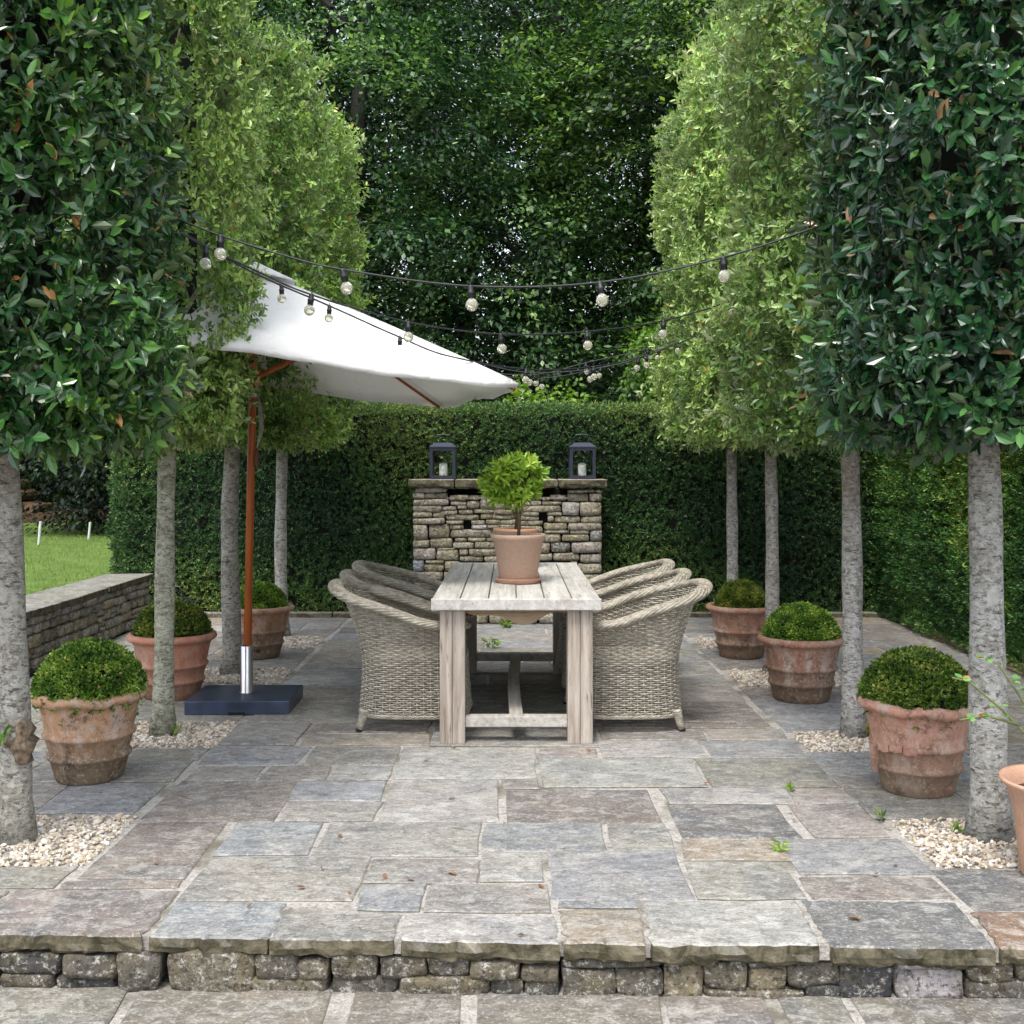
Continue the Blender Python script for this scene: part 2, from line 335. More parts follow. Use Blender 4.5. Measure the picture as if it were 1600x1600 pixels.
# ------------------------------------------------------------------ leaf and shoot templates
def leaf_t(width=0.45, fold=0.10, droop=0.10):      # length 1 along +Y: 2 quads
    w = width / 2
    v = np.array([[0,0,0],[-w*0.85,0.32,fold],[-w*0.75,0.70,fold*0.6-droop*0.5],[0,1,-droop],[w*0.75,0.70,fold*0.6-droop*0.5],[w*0.85,0.32,fold]], float)
    f = np.array([[0,3,2,1],[0,5,4,3]])
    return v, f
def diamond_t(width=0.5, fold=0.08):                # 1 quad
    w = width / 2
    return np.array([[0,0,0],[w,0.45,fold],[0,1,0],[-w,0.45,-fold*0.3]], float), np.array([[0,1,2,3]])

def shoot_t(tmpl, n, stem, lsize, seed, a0=35, a1=80, jit=0.25):
    r = np.random.default_rng(seed); lv, lf = tmpl; V = []; Fc = []; I = []
    for i in range(n):
        s = lsize * r.uniform(0.7, 1.15); ph = i * 2.4 + r.normal() * jit; tz = stem * (i + 0.3) / n
        pitch = R(a1 + (a0 - a1) * (i / max(1, n - 1)) + r.normal() * 8)
        roll = r.normal() * 0.35
        v = lv * s; c, sn = math.cos(roll), math.sin(roll)
        v = v @ np.array([[c, 0, -sn], [0, 1, 0], [sn, 0, c]])
        a = math.pi / 2 - pitch; c, sn = math.cos(a), math.sin(a)      # tilt +Y up towards +Z
        v = v @ np.array([[1, 0, 0], [0, c, sn], [0, -sn, c]])
        c, sn = math.cos(ph), math.sin(ph)
        v = v @ np.array([[c, sn, 0], [-sn, c, 0], [0, 0, 1]])
        v[:, 2] += tz; Fc.append(lf + len(lv) * i); V.append(v); I += [i] * len(lv)
    return np.concatenate(V), np.concatenate(Fc), np.array(I)

def spray_t(n, size, lsize, seed, tmpl=None):       # flat layered spray in the XY plane, growing along +Y
    r = np.random.default_rng(seed); lv, lf = tmpl or diamond_t(0.55, 0.05); V = []; Fc = []; I = []
    for i in range(n):
        tt = r.uniform(0, 1); w = 0.45 * (1 - tt * 0.6)
        p = np.array([r.uniform(-w, w) * size, tt * size, r.normal() * 0.05 * size - 0.18 * size * tt * tt])
        a = r.uniform(-1.2, 1.2) + p[0] / size * 1.5; v = lv * lsize * r.uniform(0.7, 1.2)
        tl = r.normal() * 0.45; c, sn = math.cos(tl), math.sin(tl); v = v @ np.array([[c, 0, -sn], [0, 1, 0], [sn, 0, c]])
        tl = -0.25 + r.normal() * 0.4; c, sn = math.cos(tl), math.sin(tl); v = v @ np.array([[1, 0, 0], [0, c, sn], [0, -sn, c]])
        c, sn = math.cos(-a), math.sin(-a); v = v @ np.array([[c, sn, 0], [-sn, c, 0], [0, 0, 1]])
        V.append(v + p); Fc.append(lf + len(lv) * i); I += [i] * len(lv)
    return np.concatenate(V), np.concatenate(Fc), np.array(I)

def frames(D, mode='z', up=False):
    D = D / np.linalg.norm(D, axis=1, keepdims=True); n = len(D)
    if up:
        a = np.cross(D, np.array([0, 0, 1.0])) + rng.normal(size=(n, 3)) * 0.25
    else:
        a = rng.normal(size=(n, 3))
    a -= D * (a * D).sum(1, keepdims=True); a /= np.linalg.norm(a, axis=1, keepdims=True) + 1e-9
    b = np.cross(D, a)
    if mode == 'z': return np.stack([a, b, D], 1)       # rows: images of local x, y, z
    return np.stack([a, D, -b if False else np.cross(a, D)], 1)

def scatter(pts, dirs, scale, temps, name, mat, mode='z', up=False, tone=None):
    n = len(pts); which = rng.integers(0, len(temps), n); FR = frames(dirs, mode, up)
    VV, FF, AA = [], [], []; off = 0
    for k, (tv, tf, ti) in enumerate(temps):
        s = np.where(which == k)[0]
        if not len(s): continue
        v = np.einsum('vj,sjk->svk', tv, FR[s]) * scale[s][:, None, None] + pts[s][:, None, :]
        nl = ti.max() + 1
        a = rng.random((len(s), nl))
        if tone is not None: a = np.clip((a * 0.58 + tone[s][:, None] * 0.42 - 0.5) * 1.22 + 0.48, 0, 0.975); a[rng.random(a.shape) < 0.010] = 1.0
        AA.append(a[:, ti].ravel()); VV.append(v.reshape(-1, 3))
        FF.append((tf[None] + (np.arange(len(s)) * len(tv))[:, None, None] + off).reshape(-1, tf.shape[1])); off += len(s) * len(tv)
    return np_mesh(name, np.concatenate(VV), np.concatenate(FF), np.concatenate(AA), mat)

def lump(p, s=1.0, seed=0.0):   # cheap smooth pseudo-noise, vectorised
    x, y, z = p[:, 0] * s + seed, p[:, 1] * s + seed * 1.7, p[:, 2] * s + seed * 0.6
    return (np.sin(x * 1.9 + 1.3 * np.sin(y * 1.1)) + np.sin(y * 2.3 + 1.1 * np.sin(z * 1.7)) + np.sin(z * 2.1 + 1.2 * np.sin(x * 1.3))) / 3

# ------------------------------------------------------------------ stones and slabs
def cube_pts(n):
    V, Fc, idx = [], [], {}
    def vid(p):
        k = tuple(round(c, 5) for c in p)
        if k not in idx: idx[k] = len(V); V.append(p)
        return idx[k]
    g = [-1 + 2 * i / n for i in range(n + 1)]
    for ax in range(3):
        for sgn in (-1, 1):
            for i in range(n):
                for j in range(n):
                    q = []
                    for (u, w) in ((g[i], g[j]), (g[i+1], g[j]), (g[i+1], g[j+1]), (g[i], g[j+1])):
                        p = [0, 0, 0]; p[ax] = sgn; p[(ax+1) % 3] = u; p[(ax+2) % 3] = w; q.append(vid(tuple(p)))
                    Fc.append(q if sgn > 0 else q[::-1])
    return np.array(V), Fc
CP = {n: cube_pts(n) for n in (3, 4, 5)}
def stone_mesh(w, d, h, n=3, k=7.0, rough=0.06):
    V, Fc = CP[n]; s = (np.abs(V) ** k).sum(1) ** (1 / k); v = V / s[:, None]
    sd_ = random.uniform(0, 90); m = min(w, h)
    v = v * np.array([w / 2, d / 2, h / 2])
    q = v / max(m, 0.03) * 1.6
    for a in range(3): v[:, a] += lump(q, 1.0, sd_ + a * 7.7) * rough * m
    v[:, 0] *= 1 + random.uniform(-0.06, 0.06) * v[:, 2] / h
    return pydata('stone', v, Fc, True)

def slab_mesh(w, d, th=0.04, edge=0.004, front=False, segl=0.16):
    pts = []
    def side(a, b):
        L = math.hypot(b[0]-a[0], b[1]-a[1]); n = max(2, int(L / (0.028 if front else segl)))
        for i in range(n):
            u = i / n; x = a[0] + (b[0]-a[0]) * u; y = a[1] + (b[1]-a[1]) * u; j = edge
            pts.append((x + random.gauss(0, j), y + random.gauss(0, j)))
    x, y = w / 2, d / 2
    c = [(-x, -y), (x, -y), (x, y), (-x, y)]
    c = [(px + random.gauss(0, 0.005), py + random.gauss(0, 0.004)) for px, py in c]
    for i in range(4): side(c[i], c[(i+1) % 4])
    n = len(pts); V = []; Fc = []
    ins = 0.007
    rings = [(ins, 0.0), (0.001, -0.004), (0, -th)]
    if front: rings = [(0.008, 0.0), (0.001, -0.005), (-0.002, -th * 0.5), (0.0, -th * 0.82), (0.012, -th)]
    for ri, (o, z) in enumerate(rings):
        for (px, py) in pts:
            sx = (abs(px) - o) / max(abs(px), 1e-6); sy = (abs(py) - o) / max(abs(py), 1e-6)
            qx, qy, qz = px * sx, py * sy, z
            if front and ri >= 2:
                qy += (noise.noise((px * 22 + w * 9, ri * 3.1, d)) * 0.010 + noise.noise((px * 6, ri * 1.1, w * 5)) * 0.008) * (1 if py < 0 else 0)
                qz += (noise.noise((px * 6 + d * 5, 0, w * 7)) * 0.022 + noise.noise((px * 25, 3, w)) * 0.008) * (1 if ri == 4 else 0.35)
            V.append((qx, qy, qz))
    Fc.append(tuple(range(n)))
    for r_ in range(len(rings) - 1):
        for i in range(n):
            j = (i + 1) % n; Fc.append((r_*n+i, (r_+1)*n+i, (r_+1)*n+j, r_*n+j))
    return pydata('paving_slab', V, Fc, False, M['flag'])

TONES = {'g': (0.31, 0.30, 0.27), 'b': (0.285, 0.30, 0.32), 'l': (0.42, 0.42, 0.405), 'm': (0.215, 0.185, 0.165), 'd': (0.135, 0.14, 0.15),
         'y': (0.36, 0.30, 0.225), 'r': (0.22, 0.115, 0.065), 'o': (0.255, 0.25, 0.205), 'v': (0.265, 0.25, 0.235), 'p': (0.35, 0.31, 0.28), 'q': (0.165, 0.15, 0.125), 'n': (0.19, 0.185, 0.155)}
def tone(k, j=0.06):
    c = TONES[k]; f = random.uniform(1 - j * 1.6, 1 + j * 1.6) * 0.90; return tuple(x * f * random.uniform(1 - j * 0.4, 1 + j * 0.4) for x in c)

# ================================================================== the ground
def sheet(name, x0, x1, y0, y1, z, mat, z0=None):
    if z0 is None: m = pydata(name, [(x0,y0,z),(x1,y0,z),(x1,y1,z),(x0,y1,z)], [(0,1,2,3)], False, mat)
    else:
        b = MB(); b.box(x0, x1, y0, y1, z0, z); m = b.mesh(name, mat)
    return tag(put(name, m), kind='structure')
sheet('ground', -600, 600, -300, 900, -0.60, M['litter'])
sheet('woodland_floor', -60, 60, 11.95, 90, 0.0, M['litter'], -0.58)
def edge_y(x): return 3.53 - 0.034 * x          # the front edge of the terrace runs very slightly askew
terr = sheet('terrace', -3.46, 3.70, 3.67, 11.90, -0.006, M['mortar'], -0.55)
V = [(x, y, z) for z in (-0.052, -0.007) for x, y in ((-3.46, edge_y(-3.46)+0.020), (3.70, edge_y(3.70)+0.020), (3.70, 3.668), (-3.46, 3.668))]
tag(put('terrace_edge_mortar', pydata('terrace_edge_mortar', V, [(0,3,2,1),(4,5,6,7),(0,1,5,4),(1,2,6,5),(2,3,7,6),(3,0,4,7)], False, M['mortar'])), kind='structure')
lower = sheet('lower_pavement', -7, 7, -3, 3.64, -0.176, M['mortar'], -0.5)
# lawn: a gently rising sheet behind the low wall
LX0, LX1 = -40.0, -3.90
def lawn_z(x, y): return 0.36 + 0.02 * math.sin(x * 0.7) + 0.012 * math.sin(y * 0.9)
V, Fc = [], []
nx, ny = 30, 30
for j in range(ny + 1):
    for i in range(nx + 1):
        x = LX0 + (LX1 - LX0) * i / nx; y = 2.0 + 20.5 * j / ny; V.append((x, y, lawn_z(x, y)))
for j in range(ny):
    for i in range(nx): a = j*(nx+1)+i; Fc.append((a, a+1, a+nx+2, a+nx+1))
n0 = len(V)
lawn = tag(put('lawn', pydata('lawn', V, Fc, True, M['grass'])), kind='structure')
b = MB(); b.box(-60, 4, 22.3, 60, -0.3, 0.55); lit = tag(put('leaf_litter_bank', b.mesh('leaf_litter_bank', M['litter'])), kind='structure')
sheet('soil_border', -40, -3.885, 2.0, 11.9, 0.30, M['soil'], -0.5)

# ------------------------------------------------------------------ paving slabs (measured rectangles, then filled strips)
HAND = [ # x-left, x-right at the lower edge, y-top, y-bottom (photo measure), tone
 (-420,-92,1387,1482,'g'),(-88,213,1387,1482,'m'),(218,410,1406,1484,'b'),(411,616,1424,1484,'v'),(617,874,1424,1486,'l'),(881,1016,1420,1487,'y'),
 (1027,1294,1406,1489,'l'),(1307,1570,1404,1492,'d'),(1579,1800,1421,1494,'r'),
 (122,290,1282,1371,'m'),(90,279,1373,1387,'m'),(-60,86,1354,1387,'o'),(-300,-62,1354,1387,'g'),(273,555,1337,1407,'g'),(552,658,1381,1423,'b'),(661,862,1381,1424,'v'),(567,746,1341,1380,'v'),
 (752,851,1330,1377,'l'),(862,1087,1328,1405,'b'),(874,1000,1407,1419,'b'),(1002,1087,1407,1405.9,'x'),(1092,1266,1344,1404,'g'),(1270,1494,1368,1403,'m'),(1518,1760,1357,1420,'d'),
 (328,481,1284,1336,'b'),(486,749,1284,1339,'g'),(753,950,1285,1327,'b'),(958,1059,1286,1327,'g'),(1064,1252,1256,1308,'d'),(1071,1244,1310,1343,'y'),(1250,1462,1310,1366,'b'),
 (1268,1393,1256,1308,'p'),(213,428,1219,1282,'m'),(434,585,1252,1283,'g'),(446,594,1221,1251,'b'),(588,781,1217,1284,'l'),(789,1037,1233,1285,'m'),(785,843,1217,1232,'v'),
 (1042,1246,1231,1255,'l'),(1250,1345,1231,1255,'p'),(847,1108,1184,1230,'l'),(1112,1318,1184,1230,'o'),(-100,47,1222,1271,'g'),(50,213,1222,1271,'b'),(60,262,1169,1220,'o'),
 (285,398,1196,1219,'g'),(401,508,1196,1219,'v'),(512,608,1196,1219,'l'),(305,467,1165,1194,'b'),(471,617,1165,1194,'v'),(613,839,1168,1216,'l'),(843,935,1168,1183,'p'),
 (941,1108,1157,1183,'l'),(1113,1266,1157,1183,'b'),(1300,1424,1176,1211,'b'),(1428,1560,1176,1230,'g'),(1320,1425,1213,1230,'g'),(1368,1545,1231,1280,'o'),(1549,1700,1231,1280,'g'),
 (336,461,1129,1163,'g'),(465,668,1146,1163,'y'),(484,668,1129,1144,'m'),(671,937,1129,1166,'g'),(941,1108,1138,1156,'v'),(1112,1236,1138,1156,'p'),(941,1208,1129,1137,'m')]
# the strip between the centre and the right bed that the hand list leaves open
def put_slab(x0, x1, y0, y1, k, par, ztop=0.0, th=0.045, front=False, gap=0.008):
    w, d = x1 - x0 - gap * 2, y1 - y0 - gap * 1.1
    if w < 0.05 or d < 0.03: return
    o = put('paving_slab', slab_mesh(w, d, th, front=front), par, ((x0+x1)/2, (y0+y1)/2, ztop + random.uniform(-0.002, 0.002)),
            (R(random.gauss(0, 0.12)), R(random.gauss(0, 0.10)), R(random.gauss(0, 0.25))), tone(k))
    return o
for (xl, xr, yt, yb, k) in HAND:
    if k == 'x': continue
    v = yb - 728; y0 = F * H / v; y1 = F * H / (yt - 728)
    X0, X1 = (xl - 798) / v * H, (xr - 798) / v * H
    fr = yb > 1475
    if fr:
        ey = edge_y((X0+X1)/2); o = put_slab(X0, X1, ey, y1 - 0.01, k, terr, 0.0, 0.062, True, 0.003); o.rotation_euler.z = -0.034; continue
    put_slab(X0, X1, 3.475 if fr else y0, y1, k, terr, 0.0, 0.062 if fr else 0.045, fr, 0.001)
BEDS = [(-2.36, -1.60, 4.20, 4.80), (1.60, 2.36, 4.19, 4.74), (-2.34, -1.58, 5.97, 6.55), (1.58, 2.34, 5.88, 6.30), (-2.36, -1.60, 7.72, 8.28), (1.58, 2.34, 7.62, 8.22), (-2.36, -1.62, 9.22, 9.80), (1.60, 2.34, 9.22, 9.80)]
def fill(x0, x1, y0, y1, keys, wmin=0.4, wmax=0.95, hmin=0.30, hmax=0.55, par=terr, z=0.0):
    y = y0
    while y < y1 - 0.05:
        h = random.uniform(hmin, hmax)
        if y1 - (y + h) < hmin * 0.7: h = y1 - y
        x = x0
        while x < x1 - 0.05:
            w = random.uniform(wmin, wmax)
            if x1 - (x + w) < wmin * 0.7: w = x1 - x
            if h > 0.46 and random.random() < 0.3:
                put_slab(x, x + w, y, y + h / 2, random.choice(keys), par, z); put_slab(x, x + w, y + h / 2, y + h, random.choice(keys), par, z)
            else: put_slab(x, x + w, y, y + h, random.choice(keys), par, z)
            x += w
        y += h
MIX = 'ggbblvmyop'
fill(-1.56, -0.45, 6.56, 7.15, 'mmvg'); fill(-0.45, 0.48, 6.45, 7.15, 'gov'); fill(0.48, 1.50, 6.56, 7.15, 'mmv')
fill(-1.57, 1.52, 7.15, 11.08, MIX)
fill(-3.42, -2.38, 3.9, 11.08, MIX); fill(2.38, 3.66, 4.05, 11.08, MIX, 0.5, 1.2)
fill(1.90, 2.38, 3.88, 4.19, 'd', 0.5, 0.6); 
for (x0, x1, lst) in ((-2.38, -1.60, [(4.82, 5.30, 0), (5.32, 5.95, 1), (6.57, 7.70, 1), (8.30, 9.20, 1), (9.82, 11.08, 1)]), (1.54, 2.38, [(5.36, 5.88, 1), (6.32, 7.60, 1), (8.24, 9.20, 1), (9.82, 11.08, 1)])):
    for (a, c, on) in lst:
        if on: fill(x0, x1, a, c, MIX, 0.35, 0.9, 0.28, 0.5)
fill(-2.9, -2.36, 4.22, 5.9, 'gb', 0.5, 0.7)
# lower terrace
LO = [(-260, 170, 'n'), (176, 515, 'q'), (527, 725, 'q'), (735, 1045, 'q'), (1049, 1222, 'm'), (1228, 1345, 'n'), (1352, 1690, 'q'), (1695, 1990, 'n')]
for (xl, xr, k) in LO:
    put_slab((xl-798)*3.35/F, (xr-798)*3.35/F, 2.95 + random.uniform(-0.1, 0.1), 3.56 - 0.022*((xl+xr)/2-798)*3.35/F, k, lower, -0.17, 0.045, False, 0.014)
for j in range(4):
    fill(-4.2, 4.2, 2.85 - (j+1) * 0.55, 2.85 - j * 0.55, MIX, 0.5, 1.0, 0.5, 0.56, lower, -0.17)
# edging kerbs at the foot of the hedges
kerb = thing('stone_kerb', 'low narrow stone kerb along the foot of the back hedge', 'kerb', (0, 11.12, 0))
x = -3.4
while x < 3.5:
    w = random.uniform(0.6, 0.95); put('kerb_stone', slab_mesh(w - 0.015, 0.13, 0.07), kerb, (x + w/2, 0.02, 0.045), (0, 0, 0), tone(random.choice('gov'))); x += w
b = MB(); b.box(-3.4, 3.6, 11.20, 11.89, -0.02, 0.03); tag(put('hedge_bed', b.mesh('hedge_bed', M['soil'])), kind='structure')

# ------------------------------------------------------------------ the step riser of rough stones
riser = thing('step_riser', 'rough dry stone riser under the overhanging front paving slabs', 'stone step', (0, 3.56, -0.17))
b = MB(); b.box(-4.5, 4.5, 0.085, 0.10, 0.0, 0.115); put('backing', b.mesh('backing', M['black']), riser)
RS = [(0,190,300,360),(198,368,300,372),(366,512,298,412),(522,800,292,413),(803,935,295,372),(936,1032,322,372),(1038,1182,298,371),(0,172,362,402),(175,362,373,406),(790,1026,375,430),
      (1035,1246,372,427),(1184,1330,302,370),(1332,1466,293,362),(1468,1625,316,370),(1250,1535,362,422),(1538,1636,378,428),(-200,-6,300,400),(-400,-205,300,402),
      (1628,1750,338,380),(1640,1750,382,430),(1752,1920,343,434),(1925,2070,348,432),(2075,2196,343,434),(2198,2335,322,410),(2340,2452,338,408),(2455,2622,328,396),(2200,2512,411,437),
      (2515,2628,398,434),(2630,2790,322,437),(2795,3012,343,437),(3015,3168,318,378),(3015,3245,380,437),(3172,3300,322,377),(3250,3420,335,437),(3425,3600,320,437),(1752,2070,312,341),(2075,2196,310,340),(2335,2450,310,336),(2795,3010,318,341)]
for (x0, x1, y0, y1) in RS:
    px0, px1, py0, py1 = x0*.5, x1*.5, 1340+y0*.5, 1340+y1*.5
    dd = 3.565 - ((px0+px1)/2-800)*5e-5; a, c = P(px0, py0, dd), P(px1, py1, dd); w, h = c.x-a.x, a.z-c.z
    dark = random.random(); col = (0.125, 0.115, 0.10) if dark < 0.5 else ((0.19, 0.165, 0.125) if dark < 0.8 else (0.075, 0.075, 0.08))
    if x0 == 2630: col = (0.045, 0.055, 0.075)
    if x0 == 2795: col = (0.40, 0.37, 0.38)
    if x0 in (2340, 2075): col = (0.30, 0.25, 0.17)
    put('stone', stone_mesh(w*0.99, 0.11, h*1.06, 5, 11.0, 0.12), riser, ((a.x+c.x)/2, dd+0.038-3.56+random.uniform(-.010,.006), (a.z+c.z)/2+0.17), (R(random.gauss(0,2)), R(random.gauss(0, 1.2)), R(random.gauss(0, 2))), col, M['riser'])

# ------------------------------------------------------------------ the low retaining wall on the left
wall = thing('garden_wall', 'low dry stone retaining wall with flat grey coping beside the lawn', 'wall', (-3.47, 0, 0))
b = MB(); b.box(-0.40, -0.05, 5.0, 10.75, -0.2, 0.40); put('backing', b.mesh('backing', M['soil']), wall)
z = 0.0
WC_ = [(0.42,0.38,0.30),(0.36,0.34,0.30),(0.48,0.41,0.29),(0.28,0.265,0.25),(0.40,0.34,0.23),(0.34,0.31,0.32),(0.46,0.43,0.38)]
def wstone(y, w, z, h):
    put('stone', stone_mesh(0.14, w*0.965, h*0.95, 3, 7, 0.08), wall, (-0.045+random.uniform(-.014,.012), y+w/2, z+h/2), (0, R(random.gauss(0,2)), 0), random.choice(WC_), M['rubble'])
for h in (0.10, 0.085, 0.095, 0.07, 0.06):
    y = 6.4 + random.uniform(-0.1, 0)
    while y < 10.70:
        w = min(random.uniform(0.10, 0.30), 10.74 - y)
        if w < 0.04: break
        if random.random() < 0.3 and h > 0.08: wstone(y, w, z, h*0.45); wstone(y, w, z+h*0.47, h*0.53)
        else: wstone(y, w, z, h)
        y += w
    z += h
y = 5.2
for L in (1.15, 0.9, 1.3, 1.05, 1.2):
    o = put('coping_slab', slab_mesh(0.46, L-0.012, 0.05), wall, (-0.20, y+L/2, 0.462), (0, R(random.gauss(0, .5)), R(random.gauss(0, .6))), tone('o')); y += L
b = MB(); b.box(0.03, 0.07, 5.4, 9.4, 0.0, 0.035); put('drain_channel', b.mesh('drain_channel', M['black']), wall)

# ------------------------------------------------------------------ the stone barbecue
BQ = 10.6
bbq = thing('stone_barbecue', 'square dry stone barbecue with thick slab top against the back hedge', 'barbecue', (0, BQ, 0))
b = MB(); b.box(-0.87, -0.60, 0.07, 0.5, 0, 1.27); b.box(0.56, 0.83, 0.07, 0.5, 0, 1.27); b.box(-0.60, 0.56, 0.10, 0.5, 0, 1.19); b.box(-0.6, 0.56, 0.42, 0.5, 1.19, 1.27)
put('core', b.mesh('core', M['black']), bbq)
b = MB(); b.box(-0.602, 0.545, 0.0, 0.40, 1.192, 1.198); put('grill_tray', b.mesh('grill_tray', M['steel']), bbq)
A_ = [(80,515,195,262),(40,212,265,350),(215,365,272,348),(372,525,275,350),(45,545,358,445),(45,450,448,535),(45,310,540,608),(320,490,540,615),(45,490,622,700),(50,245,708,920),(258,550,712,893),
 (45,270,925,1025),(282,592,905,1030),(45,357,1035,1195),(370,678,1065,1210),(365,640,1036,1062),(45,192,1205,1358),(215,475,1208,1250),(200,470,1255,1362),(485,690,1220,1350),(45,460,1370,1488),(475,640,1370,1488),
 (550,825,300,375),(830,970,305,370),(975,1250,300,345),(565,785,385,445),(795,968,382,490),(980,1172,350,495),(885,1172,500,555),(455,648,455,515),(665,790,450,495),(440,660,515,575),(680,878,505,568),(498,968,575,648),
 (985,1145,570,632),(1150,1422,575,640),(505,745,655,705),(555,745,712,780),(855,1045,655,712),(860,1075,715,772),(1058,1255,648,705),(1260,1500,650,710),(1080,1250,715,760),(560,1140,782,890),
 (625,790,898,948),(805,1058,895,948),(1070,1250,900,945),(600,890,960,1040),(900,1250,955,1040),(690,805,1055,1140),(820,1200,1050,1145),(690,1020,1150,1220),(1035,1300,1155,1230),
 (1185,1400,400,500),(1180,1420,505,568),(1255,1500,300,395),(1150,1480,770,890),(1260,1500,715,765),(1255,1620,900,1040),(1210,1560,1050,1145),(1310,1700,1155,1230)]
B_ = [(775,1165,225,265),(1168,1252,225,265),(772,1065,275,388),(1078,1250,280,385),(120,420,300,375),(425,525,330,375),(530,760,300,375),(150,408,382,445),(415,690,390,440),(145,685,448,538),(700,935,400,578),(942,1240,395,588),
 (0,140,400,540),(150,378,540,592),(100,376,595,655),(490,695,540,585),(497,578,592,670),(588,950,595,685),(962,1245,595,685),(95,430,660,722),(445,765,690,788),(775,1248,690,785),(80,430,728,835),(445,800,793,832),
 (808,1080,787,838),(1092,1246,790,942),(380,680,850,955),(695,1075,850,942),(540,812,960,1095),(828,1245,955,1100),(330,525,965,1100),(300,560,1115,1208),(572,940,1105,1210),(948,1245,1118,1240),(820,912,1215,1250),(915,1245,1252,1392),(1000,1245,1405,1495)]
bc = [(0.37,0.33,0.23),(0.33,0.29,0.19),(0.28,0.25,0.17),(0.42,0.39,0.31),(0.33,0.30,0.24)]
def bstone(x0, x1, y0, y1, ox):
    a, c = P(ox+x0*.1125, 740+y0*.1125, BQ), P(ox+x1*.1125, 740+y1*.1125, BQ)
    w, h = c.x-a.x, a.z-c.z; ed = (ox+x0*.1125 < 662) or (ox+x1*.1125 > 925)
    col = random.choice([(0.40,0.36,0.31),(0.44,0.38,0.35),(0.36,0.33,0.29),(0.42,0.38,0.28)]) if ed else random.choice(bc)
    if (x0, y0) in ((45,1205),(1092,790)): col = (0.24,0.27,0.33)
    if (x0, y0) == (540,960): col = (0.12,0.13,0.145)
    if (x0, y0) in ((700,400),(860,715)): col = (0.60,0.57,0.56)
    dd = 0.16
    put('stone', stone_mesh(w+0.002, dd, h+0.002, 3, 11, 0.05), bbq, ((a.x+c.x)/2, dd/2-0.01+random.uniform(-.008,.008)+(0.0 if ed else 0.012), (a.z+c.z)/2), (0, R(random.gauss(0,.8)), 0), col, M['rubble'])
for r_ in A_: bstone(*r_, 640)
for r_ in B_: bstone(*r_, 800)
zt = P(0, 905, BQ).z; zf = zt                          # plain courses that the pots hide in front view
while zf < 1.18:
    h = random.uniform(0.05, 0.09); x = -0.235
    while x < 0.235:
        w = min(random.uniform(0.09, 0.2), 0.24 - x)
        if w < 0.03: break
        put('stone', stone_mesh(w*0.98, 0.12, h*0.97, 3, 9, 0.05), bbq, (x+w/2, 0.088, zf+h/2), (0,0,0), random.choice(bc), M['rubble']); x += w
    zf += h
z = 0.0                                               # courses below the table line
for h in (0.11, 0.085, 0.10, 0.11):
    x = -0.92
    while x < 0.86:
        w = min(random.uniform(0.12, 0.30), 0.862 - x)
        if w < 0.05: break
        put('stone', stone_mesh(w*0.975, 0.16, h*0.96, 3, 8, 0.05), bbq, (x+w/2, 0.07+random.uniform(-.008,.008), z+h/2), (0,0,0), random.choice(bc+[(0.40,0.36,0.31)]), M['rubble']); x += w
    z += h
for sx in (-0.885, 0.835):                            # the two end faces
    z = 0.0
    for k in range(11):
        h = 0.116; y = 0.155
        while y < 0.5:
            w = min(random.uniform(0.12, 0.22), 0.52-y)
            put('stone', stone_mesh(0.08, w*0.97, h*0.96, 3, 8, 0.05), bbq, (sx, y+w/2, z+h/2), (0,0,0), random.choice(bc), M['rubble']); y += w
        z += h
for (xa, xb) in ((639, 707), (711, 870), (874, 948)):
    a, c = (xa-798)*BQ/F, (xb-798)*BQ/F
    put('coping_slab', slab_mesh(c-a, 0.60, 0.078, front=True), bbq, ((a+c)/2, 0.255, 1.372), (0,0,R(random.gauss(0,.5))), (0.33, 0.27, 0.20))

# ------------------------------------------------------------------ hedges
YEW = [shoot_t(diamond_t(0.30, 0.05), 9, 0.040, 0.024, s, 25, 75) for s in range(5)]
def shell_box(x0, x1, y0, y1, z0, z1, faces, dens, wob=0.085):
    PT, DR = [], []
    for fc in faces:
        if fc == 'y0': area = (x1-x0)*(z1-z0); n = int(area*dens); p = np.column_stack([rng.uniform(x0,x1,n), np.full(n,y0), rng.uniform(z0,z1,n)]); d = np.array([0,-1,0.35])
        if fc == 'x0': area = (y1-y0)*(z1-z0); n = int(area*dens); p = np.column_stack([np.full(n,x0), rng.uniform(y0,y1,n), rng.uniform(z0,z1,n)]); d = np.array([-1,0,0.35])
        if fc == 'top': area = (x1-x0)*(y1-y0); n = int(area*dens*0.9); p = np.column_stack([rng.uniform(x0,x1,n), rng.uniform(y0,y1,n), np.full(n,z1)]); d = np.array([0,0,1.0])
        nrm = d / np.linalg.norm(d)
        base = np.array({'y0': [0,-1,0], 'x0': [-1,0,0], 'top': [0,0,1]}[fc], float)
        lm = lump(p, 2.3, 3.0) * 0.5 + lump(p, 7.0, 1.0) * 0.32 + lump(p, 15.0, 5.0) * 0.3
        amp = wob if fc != 'top' else 0.012
        p = p + base * (lm[:, None] * amp - np.abs(rng.normal(size=(n, 1))) * 0.035)
        PT.append(p); DR.append(np.tile(nrm, (n, 1)) + rng.normal(size=(n, 3)) * 0.42)
    return np.concatenate(PT), np.concatenate(DR)
